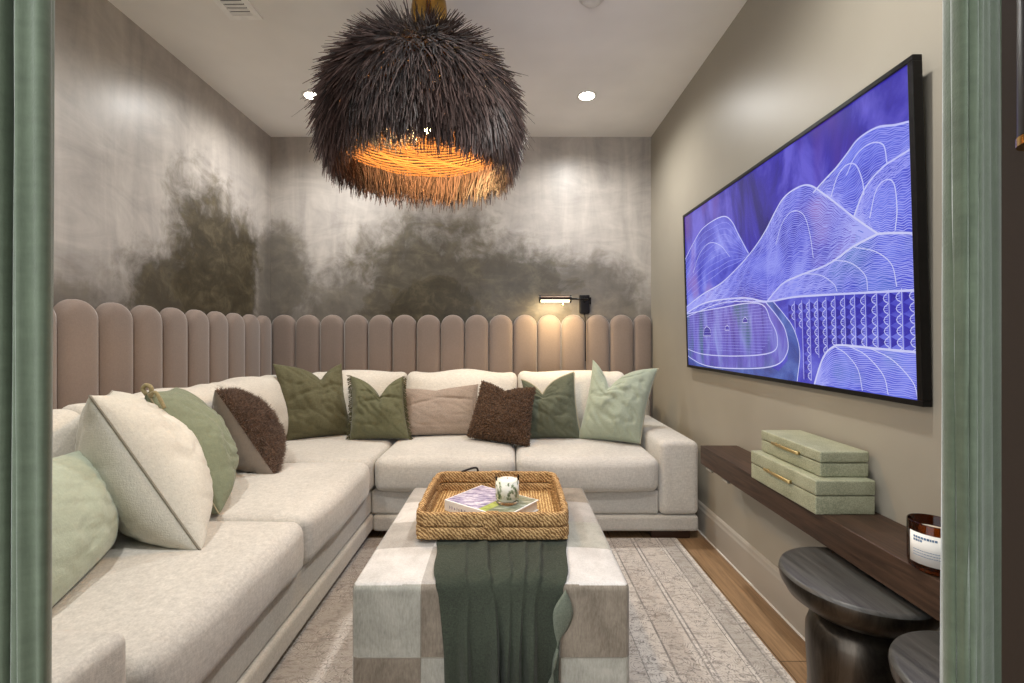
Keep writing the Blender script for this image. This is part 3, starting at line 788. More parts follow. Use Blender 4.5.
for i in range(24):
    for k in range(4): F.append((i*4+k, i*4+(k+1) % 4, (i+1)*4+(k+1) % 4, (i+1)*4+k))
F += [(0, 1, 2, 3), (96, 97, 98, 99)]
MB().add((V, F)).build('printed_sleeve', M_sleeve, cd)
MB().add(tube([(cc[0], cc[1], CZ+.081), (cc[0]+.001, cc[1], CZ+.090)], .001, 5)).build('wick', M_black, cd)

# ------------------------------------------------------------------ wall shelf and what stands on it
SX, SZ = .945, .602
sh = thing('floating_shelf', (1.03, 1.45, SZ-.09), 'long dark walnut floating shelf along the right wall below the television', 'shelf')
o = MB().add(box(SX, XR-.001, .70, 2.26, SZ-.09, SZ)).build('plank', M_walnut, sh, smooth=False); bez(o, .003)
for y in (2.135, 1.975):
    MB().add(box(SX-.0015, SX+.05, y, y+.055, SZ-.098, SZ-.0902)).build('edge_plate', plain('pale_steel', (200, 196, 188), .3, .9), sh, smooth=False)  # pale metal strips along the plank's lower front edge
def decor_box(x0, x1, y0, y1, z0, z1, label):
    t = thing('keepsake_box', ((x0+x1)/2, (y0+y1)/2, z0), label, 'box', 'shagreen boxes on the shelf')
    zs = z0+(z1-z0)*.55
    bd = MB().add(soft_box(x0, x1, y0, y1, z0, zs-.001, .004, 3)).build('body', M_shagreen, t)
    MB().add(soft_box(x0-.001, x1+.001, y0-.001, y1+.001, zs+.001, z1, .005, 3)).build('lid', M_shagreen, t)
    ym = (y0+y1)/2; zh = zs-.010+.012
    h_ = MB().add(sweep([(x0-.012, ym-.075, zh+.004), (x0-.012, ym+.075, zh+.004)], rrect(.006, .010, .002)))
    h_.add(box(x0-.011, x0+.001, ym-.068, ym-.060, zh, zh+.008)); h_.add(box(x0-.011, x0+.001, ym+.060, ym+.068, zh, zh+.008))
    p = h_.build('pull', M_antbrass, bd); p['label'] = 'slim brass pull'
    return t
decor_box(.924, 1.104, 1.375, 1.745, SZ+.0005, SZ+.104, 'larger sage shagreen box with brass pull, lower of the pair on the walnut shelf')
decor_box(.958, 1.108, 1.405, 1.735, SZ+.1055, SZ+.184, 'smaller sage shagreen box with brass pull stacked on the larger one')
# amber candle
ac = (.982, 1.055)
cn = thing('amber_candle', (ac[0], ac[1], SZ), 'amber glass candle with white label on the walnut shelf beside the right curtain', 'candle')
M_amber = NT('amber_glass'); M_amber.b.inputs['Base Color'].default_value = lin((104, 46, 10)); M_amber.set(rough=.04, trans=.92, ior=1.35); M_amber = M_amber.m
MB().add(lathe([(0, .001), (.040, .001), (.046, .006), (.0475, .02), (.0475, .110), (.0465, .1115), (.0450, .110), (.0450, .014), (.040, .010), (0, .010)], 44, (ac[0], ac[1], SZ), cap=False)).build('glass_jar', M_amber, cn)
MB().add(lathe([(0, .0105), (.040, .0105), (.0442, .0145), (.0442, .086), (.042, .088), (0, .087)], 44, (ac[0], ac[1], SZ), cap=False)).build('wax', plain('cream_wax', (232, 222, 200), .6, var=.02), cn)
def arc_patch(c, z0, z1, r0, r1, a0, a1, n=16):
    V = []; F = []
    for i in range(n+1):
        a = math.radians(a0+(a1-a0)*i/n)
        for r_, z in ((r0, z0), (r0, z1), (r1, z1), (r1, z0)): V.append((c[0]+r_*math.cos(a), c[1]+r_*math.sin(a), SZ+z))
    for i in range(n):
        for k in range(4): F.append((i*4+k, i*4+(k+1) % 4, (i+1)*4+(k+1) % 4, (i+1)*4+k))
    return V, F+[(0, 1, 2, 3), tuple(n*4+k for k in range(4))]
lb = MB().add(arc_patch(ac, .020, .090, .0477, .0481, -190, -108)).build('label_paper', plain('white_paper', (232, 230, 224), .7, var=.01), cn)
tx = MB(); ra = random.Random(5)
for z, cnt, hh, a0 in ((.077, 9, .005, -178), (.070, 4, .005, -178), (.050, 12, .0014, -178), (.044, 11, .0014, -178), (.038, 12, .0014, -178)):
    a = a0
    for k in range(cnt):
        wd = ra.uniform(3, 5.5); tx.add(arc_patch(ac, z, z+hh, .0481, .0483, a, a+wd, 2)); a += wd+1.3
        if a > -112: break
tx.build('label_print', plain('slate_blue_ink', (86, 116, 150), .7), lb, smooth=False)

# ------------------------------------------------------------------ stools
def make_stool(c, label):
    t = thing('pedestal_stool', (c[0], c[1], 0), label, 'stool', 'mushroom stools under the shelf')
    r = .182
    h = .49
    MB().add(lathe([(0, h), (r-.012, h), (r-.004, h-.003), (r-.001, h-.009)], 64, (c[0], c[1], 0), cap=False)).build('seat_top', M_stooltop, t, sharp=50)
    MB().add(lathe([(r-.001, h-.009), (r, h-.017), (r-.003, h-.035), (r-.018, h-.062), (r-.050, h-.085), (r-.095, h-.098), (.075, h-.104), (.070, h-.112), (.070, h-.122)], 64, (c[0], c[1], 0), cap=False)).build('seat_dish', M_stool, t)
    MB().add(lathe([(.070, h-.110), (.092, h-.118), (.108, h-.135), (.116, h-.16), (.117, .29), (.113, .22), (.111, .17), (.115, .12), (.127, .07), (.142, .025), (.146, .010), (.145, .001)], 56, (c[0], c[1], 0))).build('pedestal', M_stool, t)
    return t
st = make_stool((.942, 1.24, 0), 'blackened metal pedestal stool with round top, farther of the two under the shelf')
s2 = copy_tree(st); s2.location = (.930, .835, 0); s2['label'] = 'blackened round stool nearer the right curtain, only its top showing'

# ------------------------------------------------------------------ television showing line-drawn mountains
TVY0, TVY1, TVZ0, TVH = 2.828, 1.212, .953, .941
def tvp(u, v, off): return (1.104-.028*v-off, TVY0+(TVY1-TVY0)*u, TVZ0+TVH*v)
tv = thing('wall_television', (1.10, 2.0, TVZ0), 'large wall television with thin black frame showing violet line-drawn mountains', 'television')
def slab(u0, u1, v0, v1, o0, o1):
    V = [tvp(u, v, o) for o in (o0, o1) for v in (v0, v1) for u in (u0, u1)]
    return V, [(0, 2, 3, 1), (4, 5, 7, 6), (0, 1, 5, 4), (2, 6, 7, 3), (0, 4, 6, 2), (1, 3, 7, 5)]
MB().add(slab(.004, .996, .006, .994, -.022, -.002)).build('back_panel', M_black, tv, smooth=False)
bu, bv = .011, .017
for a in ((0, 1, 0, bv), (0, 1, 1-bv, 1), (0, bu, bv, 1-bv), (1-bu, 1, bv, 1-bv)):
    o = MB().add(slab(*a, -.022, .004)).build('bezel', M_black, tv, smooth=False); bez(o, .0015)
MB().add(box(1.1165, XR, 1.85, 2.2, 1.2, 1.6)).build('wall_mount', M_black, tv, smooth=False)
def screen_mat(name, stops, sc, stretch=(1, 1, 1), extra=None):
    m = NT(name); n = m.noise(m.coords(scale=stretch), sc, 5, .6, .6); n2 = m.noise(m.coords(scale=stretch), sc*.5+1, 2)
    c = m.ramp(n, [(p, lin(q)) for p, q in stops])
    if extra: c = m.mix(m.smooth(n2, .52, .72), c, lin(extra))
    m.b.inputs['Base Color'].default_value = (0.005, .005, .01, 1); m.set(rough=.25)
    m.l(c, m.b.inputs['Emission Color']); m.b.inputs['Emission Strength'].default_value = TV_STRENGTH; return m.m
S_sky = screen_mat('screen_indigo_sky', [(.34, (30, 22, 120)), (.5, (54, 44, 172)), (.64, (100, 92, 214))], 3.2, (1, 1.6, .6), (88, 52, 160))
S_hill = screen_mat('screen_lilac_hill', [(.36, (66, 66, 188)), (.5, (100, 104, 222)), (.64, (146, 152, 246))], 4.5, (1, 1, 1), (150, 122, 206))
S_hill2 = screen_mat('screen_blue_hill', [(.36, (52, 56, 180)), (.5, (80, 88, 216)), (.64, (116, 128, 240))], 5, (1, 1, 1), (96, 136, 200))
S_field = screen_mat('screen_field', [(.32, (52, 46, 166)), (.52, (76, 76, 200)), (.70, (112, 118, 228))], 5)
S_tri = screen_mat('screen_deep_blue', [(.32, (30, 26, 130)), (.60, (56, 50, 176))], 4)
S_pond = screen_mat('screen_pond', [(.32, (70, 58, 160)), (.52, (110, 104, 206)), (.70, (140, 150, 226))], 6, (1, 2, .5), (72, 104, 150))
S_teal = screen_mat('screen_teal_bank', [(.32, (44, 50, 130)), (.52, (66, 88, 172)), (.70, (92, 120, 200))], 7)
S_line = screen_mat('screen_pale_line', [(.3, (190, 194, 255)), (.7, (216, 218, 255))], 3)
S_thin = screen_mat('screen_thin_line', [(.3, (146, 150, 248)), (.7, (178, 182, 255))], 3)
SM = [S_sky, S_hill, S_hill2, S_field, S_tri, S_pond, S_teal, S_line, S_thin]
sc = MB(); ar = 1.594/.937
def smooth2(P, n=6): return [(p.x, p.y) for p in spline([(a, b, 0) for a, b in P], n)]
def clampuv(u, v): return (min(1-bu, max(bu, u)), min(1-bv, max(bv, v)))
lev = [0.0]
def poly(P, mi, flip=0):
    lev[0] += .00012
    P = [clampuv(*p) for p in P]
    sc.add(([tvp(u, v, -.001+lev[0]) for u, v in P], [tuple(range(len(P)))]), mi)
def strip(top, bot, mi, n=60):
    """filled band between two curves given as functions of the same parameter"""
    lev[0] += .00012
    T = [clampuv(*p) for p in resample(top, n)]; B_ = [clampuv(*p) for p in resample(bot, n)]
    V = [tvp(u, v, -.001+lev[0]) for u, v in T]+[tvp(u, v, -.001+lev[0]) for u, v in B_]
    sc.add((V, [(i, i+1, n+i+2, n+i+1) for i in range(n)]), mi)
def resample(P, n):
    L = [0]
    for a, b in zip(P[:-1], P[1:]): L.append(L[-1]+math.hypot((b[0]-a[0])*ar, b[1]-a[1]))
    out = []; k = 0
    for i in range(n+1):
        t = L[-1]*i/n
        while k < len(L)-2 and L[k+1] < t: k += 1
        s = (t-L[k])/max(1e-9, L[k+1]-L[k]); out.append((P[k][0]+(P[k+1][0]-P[k][0])*s, P[k][1]+(P[k+1][1]-P[k][1])*s))
    return out
def line(P, w_, mi=7):
    lev[0] += .000002
    P = [clampuv(*p) for p in P]; V = []; n = len(P)
    for i in range(n):
        a = P[max(0, i-1)]; b = P[min(n-1, i+1)]; dx, dy = (b[0]-a[0])*ar, b[1]-a[1]; L = math.hypot(dx, dy) or 1
        nx, ny = -dy/L*w_/2/1.594, dx/L*w_/2/.937
        V += [tvp(P[i][0]+nx, P[i][1]+ny, -.0005+lev[0]), tvp(P[i][0]-nx, P[i][1]-ny, -.0005+lev[0])]
    sc.add((V, [(2*i, 2*i+1, 2*i+3, 2*i+2) for i in range(n-1)]), mi)
rt = random.Random(11)
def hatch(top, bot, count, w_=.0022, wob=.004, n=46, freq=9):
    T = resample(top, n); B_ = resample(bot, n)
    for k in range(1, count):
        t = k/count; ph = rt.uniform(0, 6)
        P = []
        for i in range(n+1):
            u = T[i][0]+(B_[i][0]-T[i][0])*t; v = T[i][1]+(B_[i][1]-T[i][1])*t
            P.append((u, v+wob*math.sin(i/n*freq*2*PI+ph*.25+t*7)+rt.uniform(-1, 1)*wob*.18))
        line(P, w_*rt.uniform(.7, 1.2), 8)
left_hill = smooth2([(0.0, .70), (.019, .717), (.089, .784), (.167, .841), (.264, .855), (.338, .841), (.382, .791), (.412, .724), (.469, .603)])
mid = smooth2([(.0, .39), (.019, .401), (.156, .455), (.292, .491), (.386, .539), (.459, .586), (.516, .634), (.56, .682), (.602, .742), (.64, .783), (.689, .795), (.733, .781), (.779, .723), (.859, .604), (.92, .52)])
rid = smooth2([(.918, .523), (.963, .508), (1.0, .491)])
inner = smooth2([(.553, .359), (.594, .4), (.633, .43), (.702, .447), (.774, .46), (.817, .479), (.857, .503), (.918, .523)])
upper = smooth2([(.745, .745), (.786, .774), (.816, .793), (.848, .822), (.878, .85), (.922, .853), (.961, .83), (1.0, .813)])
second = smooth2([(.862, .605), (.892, .682), (.931, .721), (.966, .732), (1.0, .741)])
band = smooth2([(0, .355), (.025, .361), (.154, .398), (.29, .404), (.445, .391), (.553, .359), (.66, .362), (.749, .356), (.89, .343), (1.0, .332)])
pond1 = smooth2([(0, .35), (.263, .359), (.51, .357), (.568, .271), (.595, .193), (.565, .129), (.375, .1), (.145, .095), (0, .121)])
pond2 = smooth2([(.545, .36), (.6, .284), (.631, .222), (.634, .133), (.563, .066), (.328, .031), (.143, .031), (0, .075)])
pond3 = smooth2([(.582, .355), (.63, .289), (.664, .229), (.683, .136), (.67, .018)])
low = smooth2([(.731, .017), (.75, .087), (.768, .134), (.791, .161), (.817, .17), (.905, .162), (1.0, .154)])
poly([(bu, bv), (1-bu, bv), (1-bu, 1-bv), (bu, 1-bv)], 0)
strip(left_hill, [(0, .3), (.469, .3)], 1)
strip(upper, [(.745, .3), (1.0, .3)], 2)
strip(mid, [(0, .3), (.92, .3)], 1)
strip(second, [(.862, .33), (1, .33)], 2)
strip(inner+rid, [(.553, .33), (1.0, .33)], 2)
strip(band, [(0, .017), (1.0, .017)], 3)
# triangle field
lev[0] += .0001
for r_ in range(15):
    u = .60+r_*.027
    for k in range(10):
        v0 = .335-k*.034; hw, hh = .011, .033
        if v0-hh < .02: continue
        P = [(u-.012, v0), (u-.012, v0-hh), (u+.008, v0-hh*.5)]
        lim = [x for x in pond3 if abs(x[1]-v0) < .03]
        if lim and u-.012 < max(x[0] for x in lim)+.004: continue
        if u > .72 and v0-hh < .125: continue
        poly_l = lev[0]
        sc.add(([tvp(a, b, -.0008+lev[0]) for a, b in P], [(0, 1, 2)]), 4)
        for q in range(1, 5):
            line([(u+.010, v0-hh*(q/5)), (u+.010-.010*math.sin(q/5*PI), v0-hh*(q/5)-.002)], .0016, 8)
        line([(u+.011, v0), (u+.003, v0-hh*.25), (u+.0005, v0-hh*.5), (u+.003, v0-hh*.75), (u+.011, v0-hh)], .0026, 7)
    line([(u+.0125, .345), (u+.0125, .12 if u > .72 else .03)], .002, 7) if u > .63 else None
strip(pond3, [(.545, .36), (.60, .284), (.634, .2), (.634, .1), (.57, .018)], 6)
strip(pond2[:len(pond2)//2+1], [(0, .35)]+[(0, .1)], 5) if False else poly(pond2+[(0, .3), (.0, .36)], 5)
poly([(0, .017), (.0, .075), (.143, .031), (.328, .031), (.563, .066), (.66, .017)], 6)
poly(pond1, 5)
strip(low, [(.731, .017), (1.0, .017)], 2)
# hatching
hatch(left_hill, [(0, .42), (.469, .59)], 10, .0018, .003, 30, 3)
hatch(mid[:len(mid)*2//3], smooth2([(0, .36), (.2, .40), (.40, .40), (.56, .36)]), 34, .0019, .004)
hatch(smooth2([(.56, .682), (.602, .742), (.64, .783), (.689, .795), (.733, .781), (.779, .723), (.859, .604), (.92, .52)]), inner, 46, .0022, .004)
hatch(upper, smooth2([(.80, .70), (.862, .61), (.93, .66), (1.0, .70)]), 26, .0024, .003, 40, 7)
hatch(second, smooth2([(.862, .60), (.915, .525), (1.0, .50)]), 30, .0024, .003, 40, 7)
hatch(inner+rid, smooth2([(.553, .36), (.66, .362), (.749, .356), (.89, .343), (1.0, .332)]), 30, .0024, .003, 60, 11)
hatch(low, [(.731, .017), (1.0, .017)], 22, .0024, .002, 40, 6)
hatch(band[:len(band)//2+4], smooth2([(0, .345), (.2, .362), (.4, .375), (.553, .355)]), 6, .0026, .003)
for k in range(16):
    v_ = .34-k*.0145; line([(.02, v_), (.515+.06*math.sin(k/15*PI), v_+.004)], .0014, 8)
# inner scallops on the hills
for (P, w_) in [([(.80, .70), (.82, .76), (.845, .785), (.87, .77), (.885, .71), (.888, .66)], .004), ([(.845, .75), (.87, .80), (.905, .815), (.935, .79), (.942, .73)], .004),
                ([(.90, .58), (.915, .655), (.935, .68), (.955, .66), (.96, .58), (.955, .52)], .0035), ([(.60, .60), (.63, .68), (.67, .71), (.71, .68), (.73, .60), (.74, .50)], .003), ([(.08, .60), (.14, .70), (.22, .74), (.30, .70), (.36, .62)], .003),
                ([(.70, .45), (.76, .43), (.80, .39), (.81, .36)], .003), ([(.80, .475), (.85, .45), (.885, .40), (.89, .35)], .003), ([(.86, .50), (.91, .47), (.945, .42), (.955, .35)], .003),
                ([(.80, .163), (.83, .14), (.86, .09), (.87, .02)], .003), ([(.84, .166), (.88, .14), (.92, .08), (.93, .02)], .003), ([(.89, .163), (.94, .13), (.98, .07), (.99, .02)], .003)]:
    line(smooth2(P), w_, 7)
for P, w_ in ((left_hill, .005), (mid, .006), (rid, .007), (inner, .007), (upper, .006), (second, .006), (band, .007), (pond1, .005), (pond2, .005), (pond3, .004), (low, .007)): line(P, w_, 7)
line(smooth2([(0, .33), (.3, .385), (.553, .357)]), .004, 7)
for (u, v_, s) in ((.185, .205, .030), (.33, .235, .014), (.44, .27, .014)):
    poly([(u-s, v_), (u-s*.8, v_+s*1.3), (u, v_+s*2), (u+s*.8, v_+s*1.3), (u+s, v_)], 4)
    line([(u-s, v_), (u-s*.8, v_+s*1.3), (u, v_+s*2), (u+s*.8, v_+s*1.3), (u+s, v_), (u-s, v_)], .003, 7)
sc.build('screen', SM, tv, smooth=False, normals=False)

# ------------------------------------------------------------------ picture light on the end wall
pc = thing('picture_light', (.59, YB, 1.40), 'black swing-arm picture light with lit tube above the end wall panels', 'lamp')
LX0, LX1, LY, LZ = .217, .457, 3.40, 1.425
V = []; F = []; nA = 16
for x in (LX0+.006, LX1-.006):
    for r_ in (.026, .023):
        for k in range(nA+1):
            a = math.radians(-20+220*k/nA); V.append((x, LY+r_*math.cos(a), LZ+r_*math.sin(a)))
m_ = nA+1
for k in range(nA):
    F += [(k, k+1, 2*m_+k+1, 2*m_+k), (m_+k, 3*m_+k, 3*m_+k+1, m_+k+1), (k, m_+k, m_+k+1, k+1), (2*m_+k, 2*m_+k+1, 3*m_+k+1, 3*m_+k)]
for k in (0, nA): F.append((k, 2*m_+k, 3*m_+k, m_+k))
shd = MB().add((V, F)).build('shade', M_bronze, pc, sharp=40)
for x in (LX0, LX1-.012):
    MB().add(sweep([(x, LY, LZ), (x+.012, LY, LZ)], circ(.029, 24))).build('end_cap', M_black, shd, sharp=40)
MB().add(sweep([(LX0+.014, LY, LZ-.012), (LX1-.014, LY, LZ-.012)], circ(.013, 14))).build('bulb', M_tubelamp, shd)
MB().add(tube([(LX1-.002, LY, LZ), (.56, LY+.02, LZ), (.592, LY+.05, LZ), (.592, YB-.03, LZ)], .007, 8)).build('arm', M_black, pc)
MB().add(soft_box(.552, .632, YB-.032, YB-.0005, 1.327, 1.474, .006, 3)).build('backplate', M_black, pc)
MB().add(soft_box(.632, .645, YB-.03, YB-.01, 1.40, 1.456, .004, 2)).build('rotary_switch', M_black, pc)
MB().add(lathe([(.004, 0), (.006, .004), (.003, .010), (.003, .026)], 12, (.395, LY, LZ-.055))).build('pull_knob', M_brass, shd)
MB().add(tube(spline([(.592, YB-.016, 1.328), (.592, YB-.030, 1.315), (.594, YB-.055, 1.28), (.594, YB-.062, 1.2), (.594, YB-.062, .95)], 6), .004, 6)).build('cord', M_black, pc)
ld = bpy.data.lights.new('picture_light_glow', 'AREA'); ld.shape = 'RECTANGLE'; ld.size = .22; ld.size_y = .03; ld.energy = SCONCE_W; ld.color = (1, .76, .42)
lo = bpy.data.objects.new('glow', ld); COL.objects.link(lo); lo.parent = pc; lo.location = (.337-.59, LY-YB, LZ-.028-1.40); lo.rotation_euler = (math.radians(24), 0, 0)

# ------------------------------------------------------------------ shaggy pendant
pcx, pcy = -.380, 1.97
pd = thing('shaggy_pendant', (pcx, pcy, 1.82), 'huge dome pendant shaggy with dark brown reeds glowing amber inside', 'lamp')
prof = spline([(.04, 0, 2.360), (.165, 0, 2.335), (.262, 0, 2.268), (.326, 0, 2.188), (.358, 0, 2.105), (.368, 0, 2.025), (.362, 0, 1.962)], 10)
ribs = MB()
L = [0]
for a, b in zip(prof[:-1], prof[1:]): L.append(L[-1]+(b-a).length)
def pp(t):
    t *= L[-1]; k = 0
    while k < len(L)-2 and L[k+1] < t: k += 1
    s = (t-L[k])/max(1e-9, L[k+1]-L[k]); p = prof[k].lerp(prof[k+1], s); d = (prof[k+1]-prof[k]).normalized()
    return p.x, p.z, d.x, d.z
NR = 50
for i in range(NR):
    r_, z, _, _ = pp(i/(NR-1))
    ribs.add(tube([(pcx+r_*math.cos(a), pcy+r_*math.sin(a), z+.003*math.sin(a*9+i)+.002*math.sin(a*23+i*2)) for a in [2*PI*k/64 for k in range(64)]], .0052, 5, True))
for k in range(16):
    a = 2*PI*k/16
    ribs.add(tube([(pcx+(pp(t/20)[0]+.006)*math.cos(a), pcy+(pp(t/20)[0]+.006)*math.sin(a), pp(t/20)[1]) for t in range(21)], .004, 5))
ribs.build('inner_basket', M_basket, pd)
rs = random.Random(21); sm_ = MB()
def strand(t, a, ln, out, sw, th_):
    r_, z, dx, dz = pp(t)
    rad = Vector((math.cos(a), math.sin(a), 0)); az = Vector((-math.sin(a), math.cos(a), 0))
    tan = rad*dx+Vector((0, 0, 1))*dz; nor = rad*(-dz)+Vector((0, 0, 1))*dx
    p = Vector((pcx, pcy, 0))+rad*(r_+.006)+Vector((0, 0, z))
    d0 = (tan+nor*out+az*sw).normalized(); d1 = (d0+Vector((0, 0, -.12))+az*sw*.3+tan*.25).normalized()
    q = p+d0*ln*.5; e = q+d1*ln*.5
    x = d0.cross(nor).normalized(); y = d0.cross(x).normalized()
    tri = [(math.cos(k*2.0944), math.sin(k*2.0944)) for k in range(3)]
    V = [p+(x*c+y*s)*th_ for c, s in tri]+[q+(x*c+y*s)*th_*.85 for c, s in tri]+[e+(x*c+y*s)*th_*.35 for c, s in tri]
    F = [(k, (k+1) % 3, 3+(k+1) % 3, 3+k) for k in range(3)]+[(3+k, 3+(k+1) % 3, 6+(k+1) % 3, 6+k) for k in range(3)]+[(6, 7, 8)]
    sm_.add((V, F))
for i in range(9500):
    t = rs.random()**.62; a = rs.uniform(0, 2*PI)
    o_ = rs.uniform(.22, .70)*(1-.45*t)
    strand(t, a, rs.uniform(.11, .19), o_, rs.gauss(0, .16)+.06, rs.uniform(.0021, .0036))
for i in range(3600):
    strand(rs.uniform(.90, 1), rs.uniform(0, 2*PI), rs.uniform(.11, .19), rs.uniform(-.30, .22), rs.gauss(0, .16), rs.uniform(.0020, .0032))
for i in range(40):
    strand(rs.uniform(.1, .8), rs.uniform(0, 2*PI), rs.uniform(.17, .21), rs.uniform(.5, .8), rs.gauss(0, .2), .0016)
sm_.build('reed_shag', M_strand, pd, smooth=False, normals=False)['kind'] = 'stuff'
# brass fittings
MB().add(lathe([(.0, 2.52), (.009, 2.52), (.009, 2.715), (.012, 2.716), (.06, 2.722), (.065, 2.7385), (0, 2.7385)], 32, (pcx+.03, pcy, 0), cap=False)).build('canopy_stem', M_brass, pd, sharp=40)
for sx in (-1, 1):
    MB().add(lathe([(.004, 2.44), (.022, 2.46), (.036, 2.50), (.041, 2.545), (.036, 2.59), (.018, 2.625), (.004, 2.63)], 28, (pcx+.03+sx*.037, pcy, 0))).build('brass_cup', M_brass, pd)
MB().add(tube([(pcx+.03, pcy, 2.57), (pcx+.03, pcy, 2.16)], .008, 8)).build('lamp_rod', M_brass, pd)
for k, (dx, dy, z) in enumerate(((.03, -.03, 2.045), (.06, .035, 2.075), (-.01, .03, 2.09))):
    sk = MB().add(lathe([(.004, .045), (.014, .040), (.014, .020), (.010, .018)], 16, (pcx+dx, pcy+dy, z))).build('socket', M_brass, pd)
    MB().add(lathe([(.003, -.038), (.013, -.034), (.021, -.020), (.022, -.006), (.015, .010), (.010, .020)], 20, (pcx+dx, pcy+dy, z))).build('bulb', M_bulb, sk)
    MB().add(tube([(pcx+dx, pcy+dy, z+.043), (pcx+dx*.9+.003, pcy+dy*.9, z+.08), (pcx+.03, pcy, 2.17)], .004, 6)).build('socket_arm', M_brass, pd)
ld = bpy.data.lights.new('pendant_glow', 'POINT'); ld.energy = BULB_W; ld.color = (1, .62, .26); ld.shadow_soft_size = .03
lo = bpy.data.objects.new('glow', ld); COL.objects.link(lo); lo.parent = pd; lo.location = (.03, 0, 2.03-1.82)

# ------------------------------------------------------------------ ceiling fittings
def downlight(x, y, label):
    t = thing('recessed_downlight', (x, y, H), label, 'ceiling light', 'recessed ceiling lights')
    MB().add(lathe([(.050, -.002), (.064, -.006), (.068, -.004), (.068, -.0005), (.050, -.0005)], 40, (x, y, H), cap=False)).build('trim_ring', M_white, t)
    MB().add(lathe([(0, -.0035), (.050, -.0035), (.050, -.001), (0, -.001)], 32, (x, y, H), cap=False)).build('lens', M_lens, t)
    l = bpy.data.lights.new('downlight_beam', 'SPOT'); l.energy = DOWNLIGHT_W; l.spot_size = math.radians(164); l.spot_blend = .9; l.shadow_soft_size = .05; l.color = (1, .98, .945)
    b = bpy.data.objects.new('beam', l); COL.objects.link(b); b.parent = t; b.location = (0, 0, -.02)
    return t
downlight(.51, 3.02, 'round recessed ceiling light glowing alone between the pendant and the right wall')
downlight(-1.31, 3.02, 'round recessed ceiling light half hidden behind the left edge of the pendant')
downlight(.51, 1.15, 'added fill ceiling light, out of view near the doorway on the television side')  # unseen downlight, added to fill the room with light
downlight(-1.31, 1.15, 'added fill ceiling light, out of view near the doorway above the left run of the sofa')  # second unseen downlight added as fill
vx0, vx1, vy0, vy1 = -1.405, -1.240, 1.90, 2.285
vt = thing('ceiling_vent', ((vx0+vx1)/2, (vy0+vy1)/2, H), 'white slatted air vent in the ceiling above the left of the sofa', 'vent')
for i, a in enumerate(((vx0, vx1, vy1-.032, vy1), (vx0, vx1, vy0, vy0+.032), (vx0, vx0+.032, vy0+.032, vy1-.032), (vx1-.032, vx1, vy0+.032, vy1-.032))):
    MB().add(box(*a, H-.008, H-.0005)).build('flange', M_grillwhite, vt, smooth=False)
MB().add(box(vx0+.03, vx1-.03, vy0+.03, vy1-.03, H-.0012, H-.0004)).build('slot_shade_sheet', M_slotdark, vt, smooth=False)  # flat dark sheet painted as the shade between the slats
for k in range(13):
    y = vy0+.045+k*(vy1-vy0-.09)/12
    M_ = Matrix.Translation(((vx0+vx1)/2, y, H-.007)) @ Matrix.Rotation(math.radians(-30), 4, 'X')
    MB().add(xform(box(-.05, .05, -.0062, .0062, -.0008, .0008), M_)).build('slat', M_grillwhite, vt, smooth=False)
sdx, sdy = .385, 2.13
sd = thing('smoke_detector', (sdx, sdy, H), 'round white smoke detector on the ceiling at the top edge of the view', 'smoke detector')
MB().add(lathe([(0, -.034), (.030, -.034), (.044, -.030), (.050, -.022), (.052, -.012)], 40, (sdx, sdy, H), cap=False)).build('cap', M_white, sd)
MB().add(lathe([(.052, -.012), (.060, -.012), (.064, -.008), (.064, -.0005), (0, -.0005)], 40, (sdx, sdy, H), cap=False)).build('base_ring', M_white, sd)

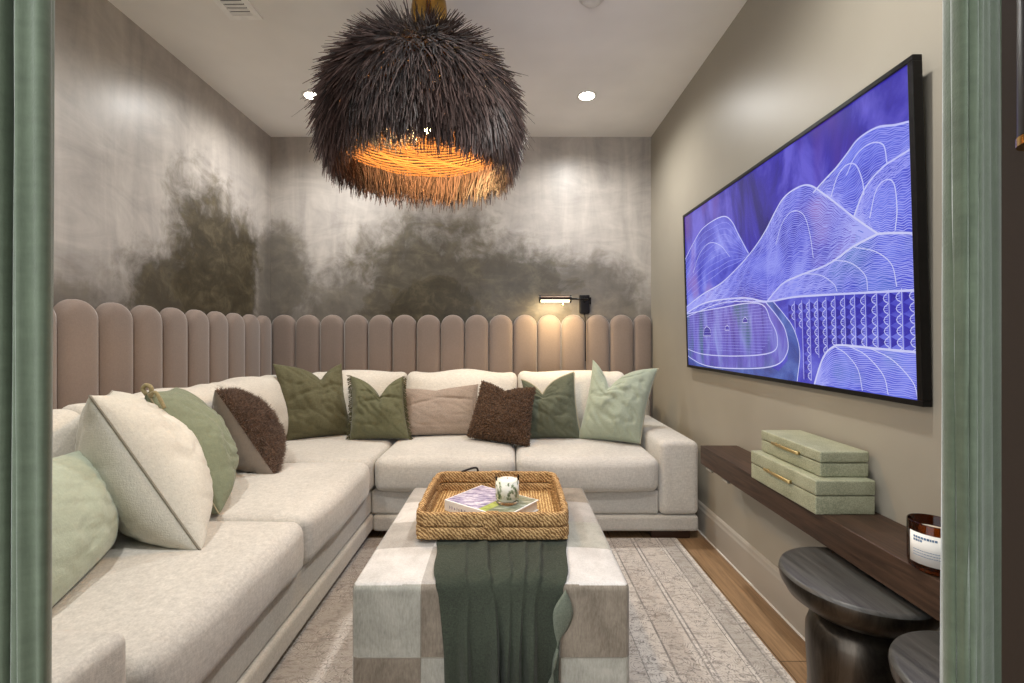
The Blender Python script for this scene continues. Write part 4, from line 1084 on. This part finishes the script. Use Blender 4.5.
# ------------------------------------------------------------------ doorway curtains
def curtain(path, label, flare, seam=None):
    pts = spline([(a, b, 0) for a, b in path], 8); V = []; F = []; nz_ = 24; m = len(pts)
    for k in range(nz_+1):
        z = .01+2.59*k/nz_
        for i, p in enumerate(pts):
            s = i/(m-1); V.append((p.x+flare(z, s)+.002*math.sin(z*3+i*.4), p.y+.003*math.sin(z*2.3+i*.7), z))
    for k in range(nz_):
        for i in range(m-1): F.append((k*m+i, k*m+i+1, (k+1)*m+i+1, (k+1)*m+i))
    t = thing('velvet_curtain', (path[len(path)//2][0], path[len(path)//2][1], 0), label, 'curtain', 'doorway curtains')
    o = MB().add((V, F)).build('curtain_panel', M_curtain, t)
    s_ = o.modifiers.new('thick', 'SOLIDIFY'); s_.thickness = .006; s_.offset = 0
    if seam is not None:
        sb = MB()
        for k in range(150):
            z = .02+2.56*k/150; kk = min(nz_-1, int((z-.01)/2.59*nz_)); fr_ = (z-.01)/2.59*nz_-kk
            a = Vector(V[kk*m+seam]).lerp(Vector(V[(kk+1)*m+seam]), fr_)
            sb.add(soft_box(a.x-.0022, a.x+.0022, a.y-.0065, a.y-.001, z, z+.012, .001, 1, None, 1))
        sb.build('stitched_seam', M_curtain, o)['kind'] = 'stuff'
    return t
curtain([(-1.14, .62), (-1.06, .675), (-.98, .60), (-.90, .66), (-.83, .605), (-.76, .600), (-.70, .596), (-.672, .601), (-.675, .622), (-.712, .654), (-.722, .664), (-.710, .655), (-.666, .618), (-.652, .603), (-.637, .596), (-.616, .602), (-.632, .620), (-.656, .645), (-.70, .67), (-.75, .675)],
        'sage green velvet curtain hanging at the left edge of the doorway', lambda z, s: (z-1.14)*.004*s, 52)
curtain([(.76, .71), (.70, .705), (.665, .690), (.632, .660), (.610, .635), (.600, .618), (.603, .604), (.610, .602), (.618, .610), (.628, .622), (.634, .620), (.660, .637), (.700, .664), (.735, .685), (.765, .665), (.79, .625), (.82, .605), (.856, .60)],
        'sage green velvet curtain hanging at the right edge of the doorway', lambda z, s: (z-1.14)*.005*(1-s))
# tube sconce on the dark wall added for curtain shade
hs = thing('hall_sconce', (.50, .38, 1.30), 'slim black tube wall light with brass ring at the upper right edge', 'lamp')
MB().add(lathe([(.018, 1.310), (.020, 1.312), (.020, 1.75), (.018, 1.752)], 24, (.453, .38, 0))).build('tube_shade', M_black, hs, sharp=40)
MB().add(lathe([(.015, 1.3035), (.0208, 1.3035), (.0208, 1.311), (.015, 1.311)], 24, (.453, .38, 0))).build('brass_ring', M_brass, hs, sharp=40)
MB().add(box(.470, .4995, .365, .395, 1.52, 1.58)).build('bracket', M_black, hs, smooth=False)
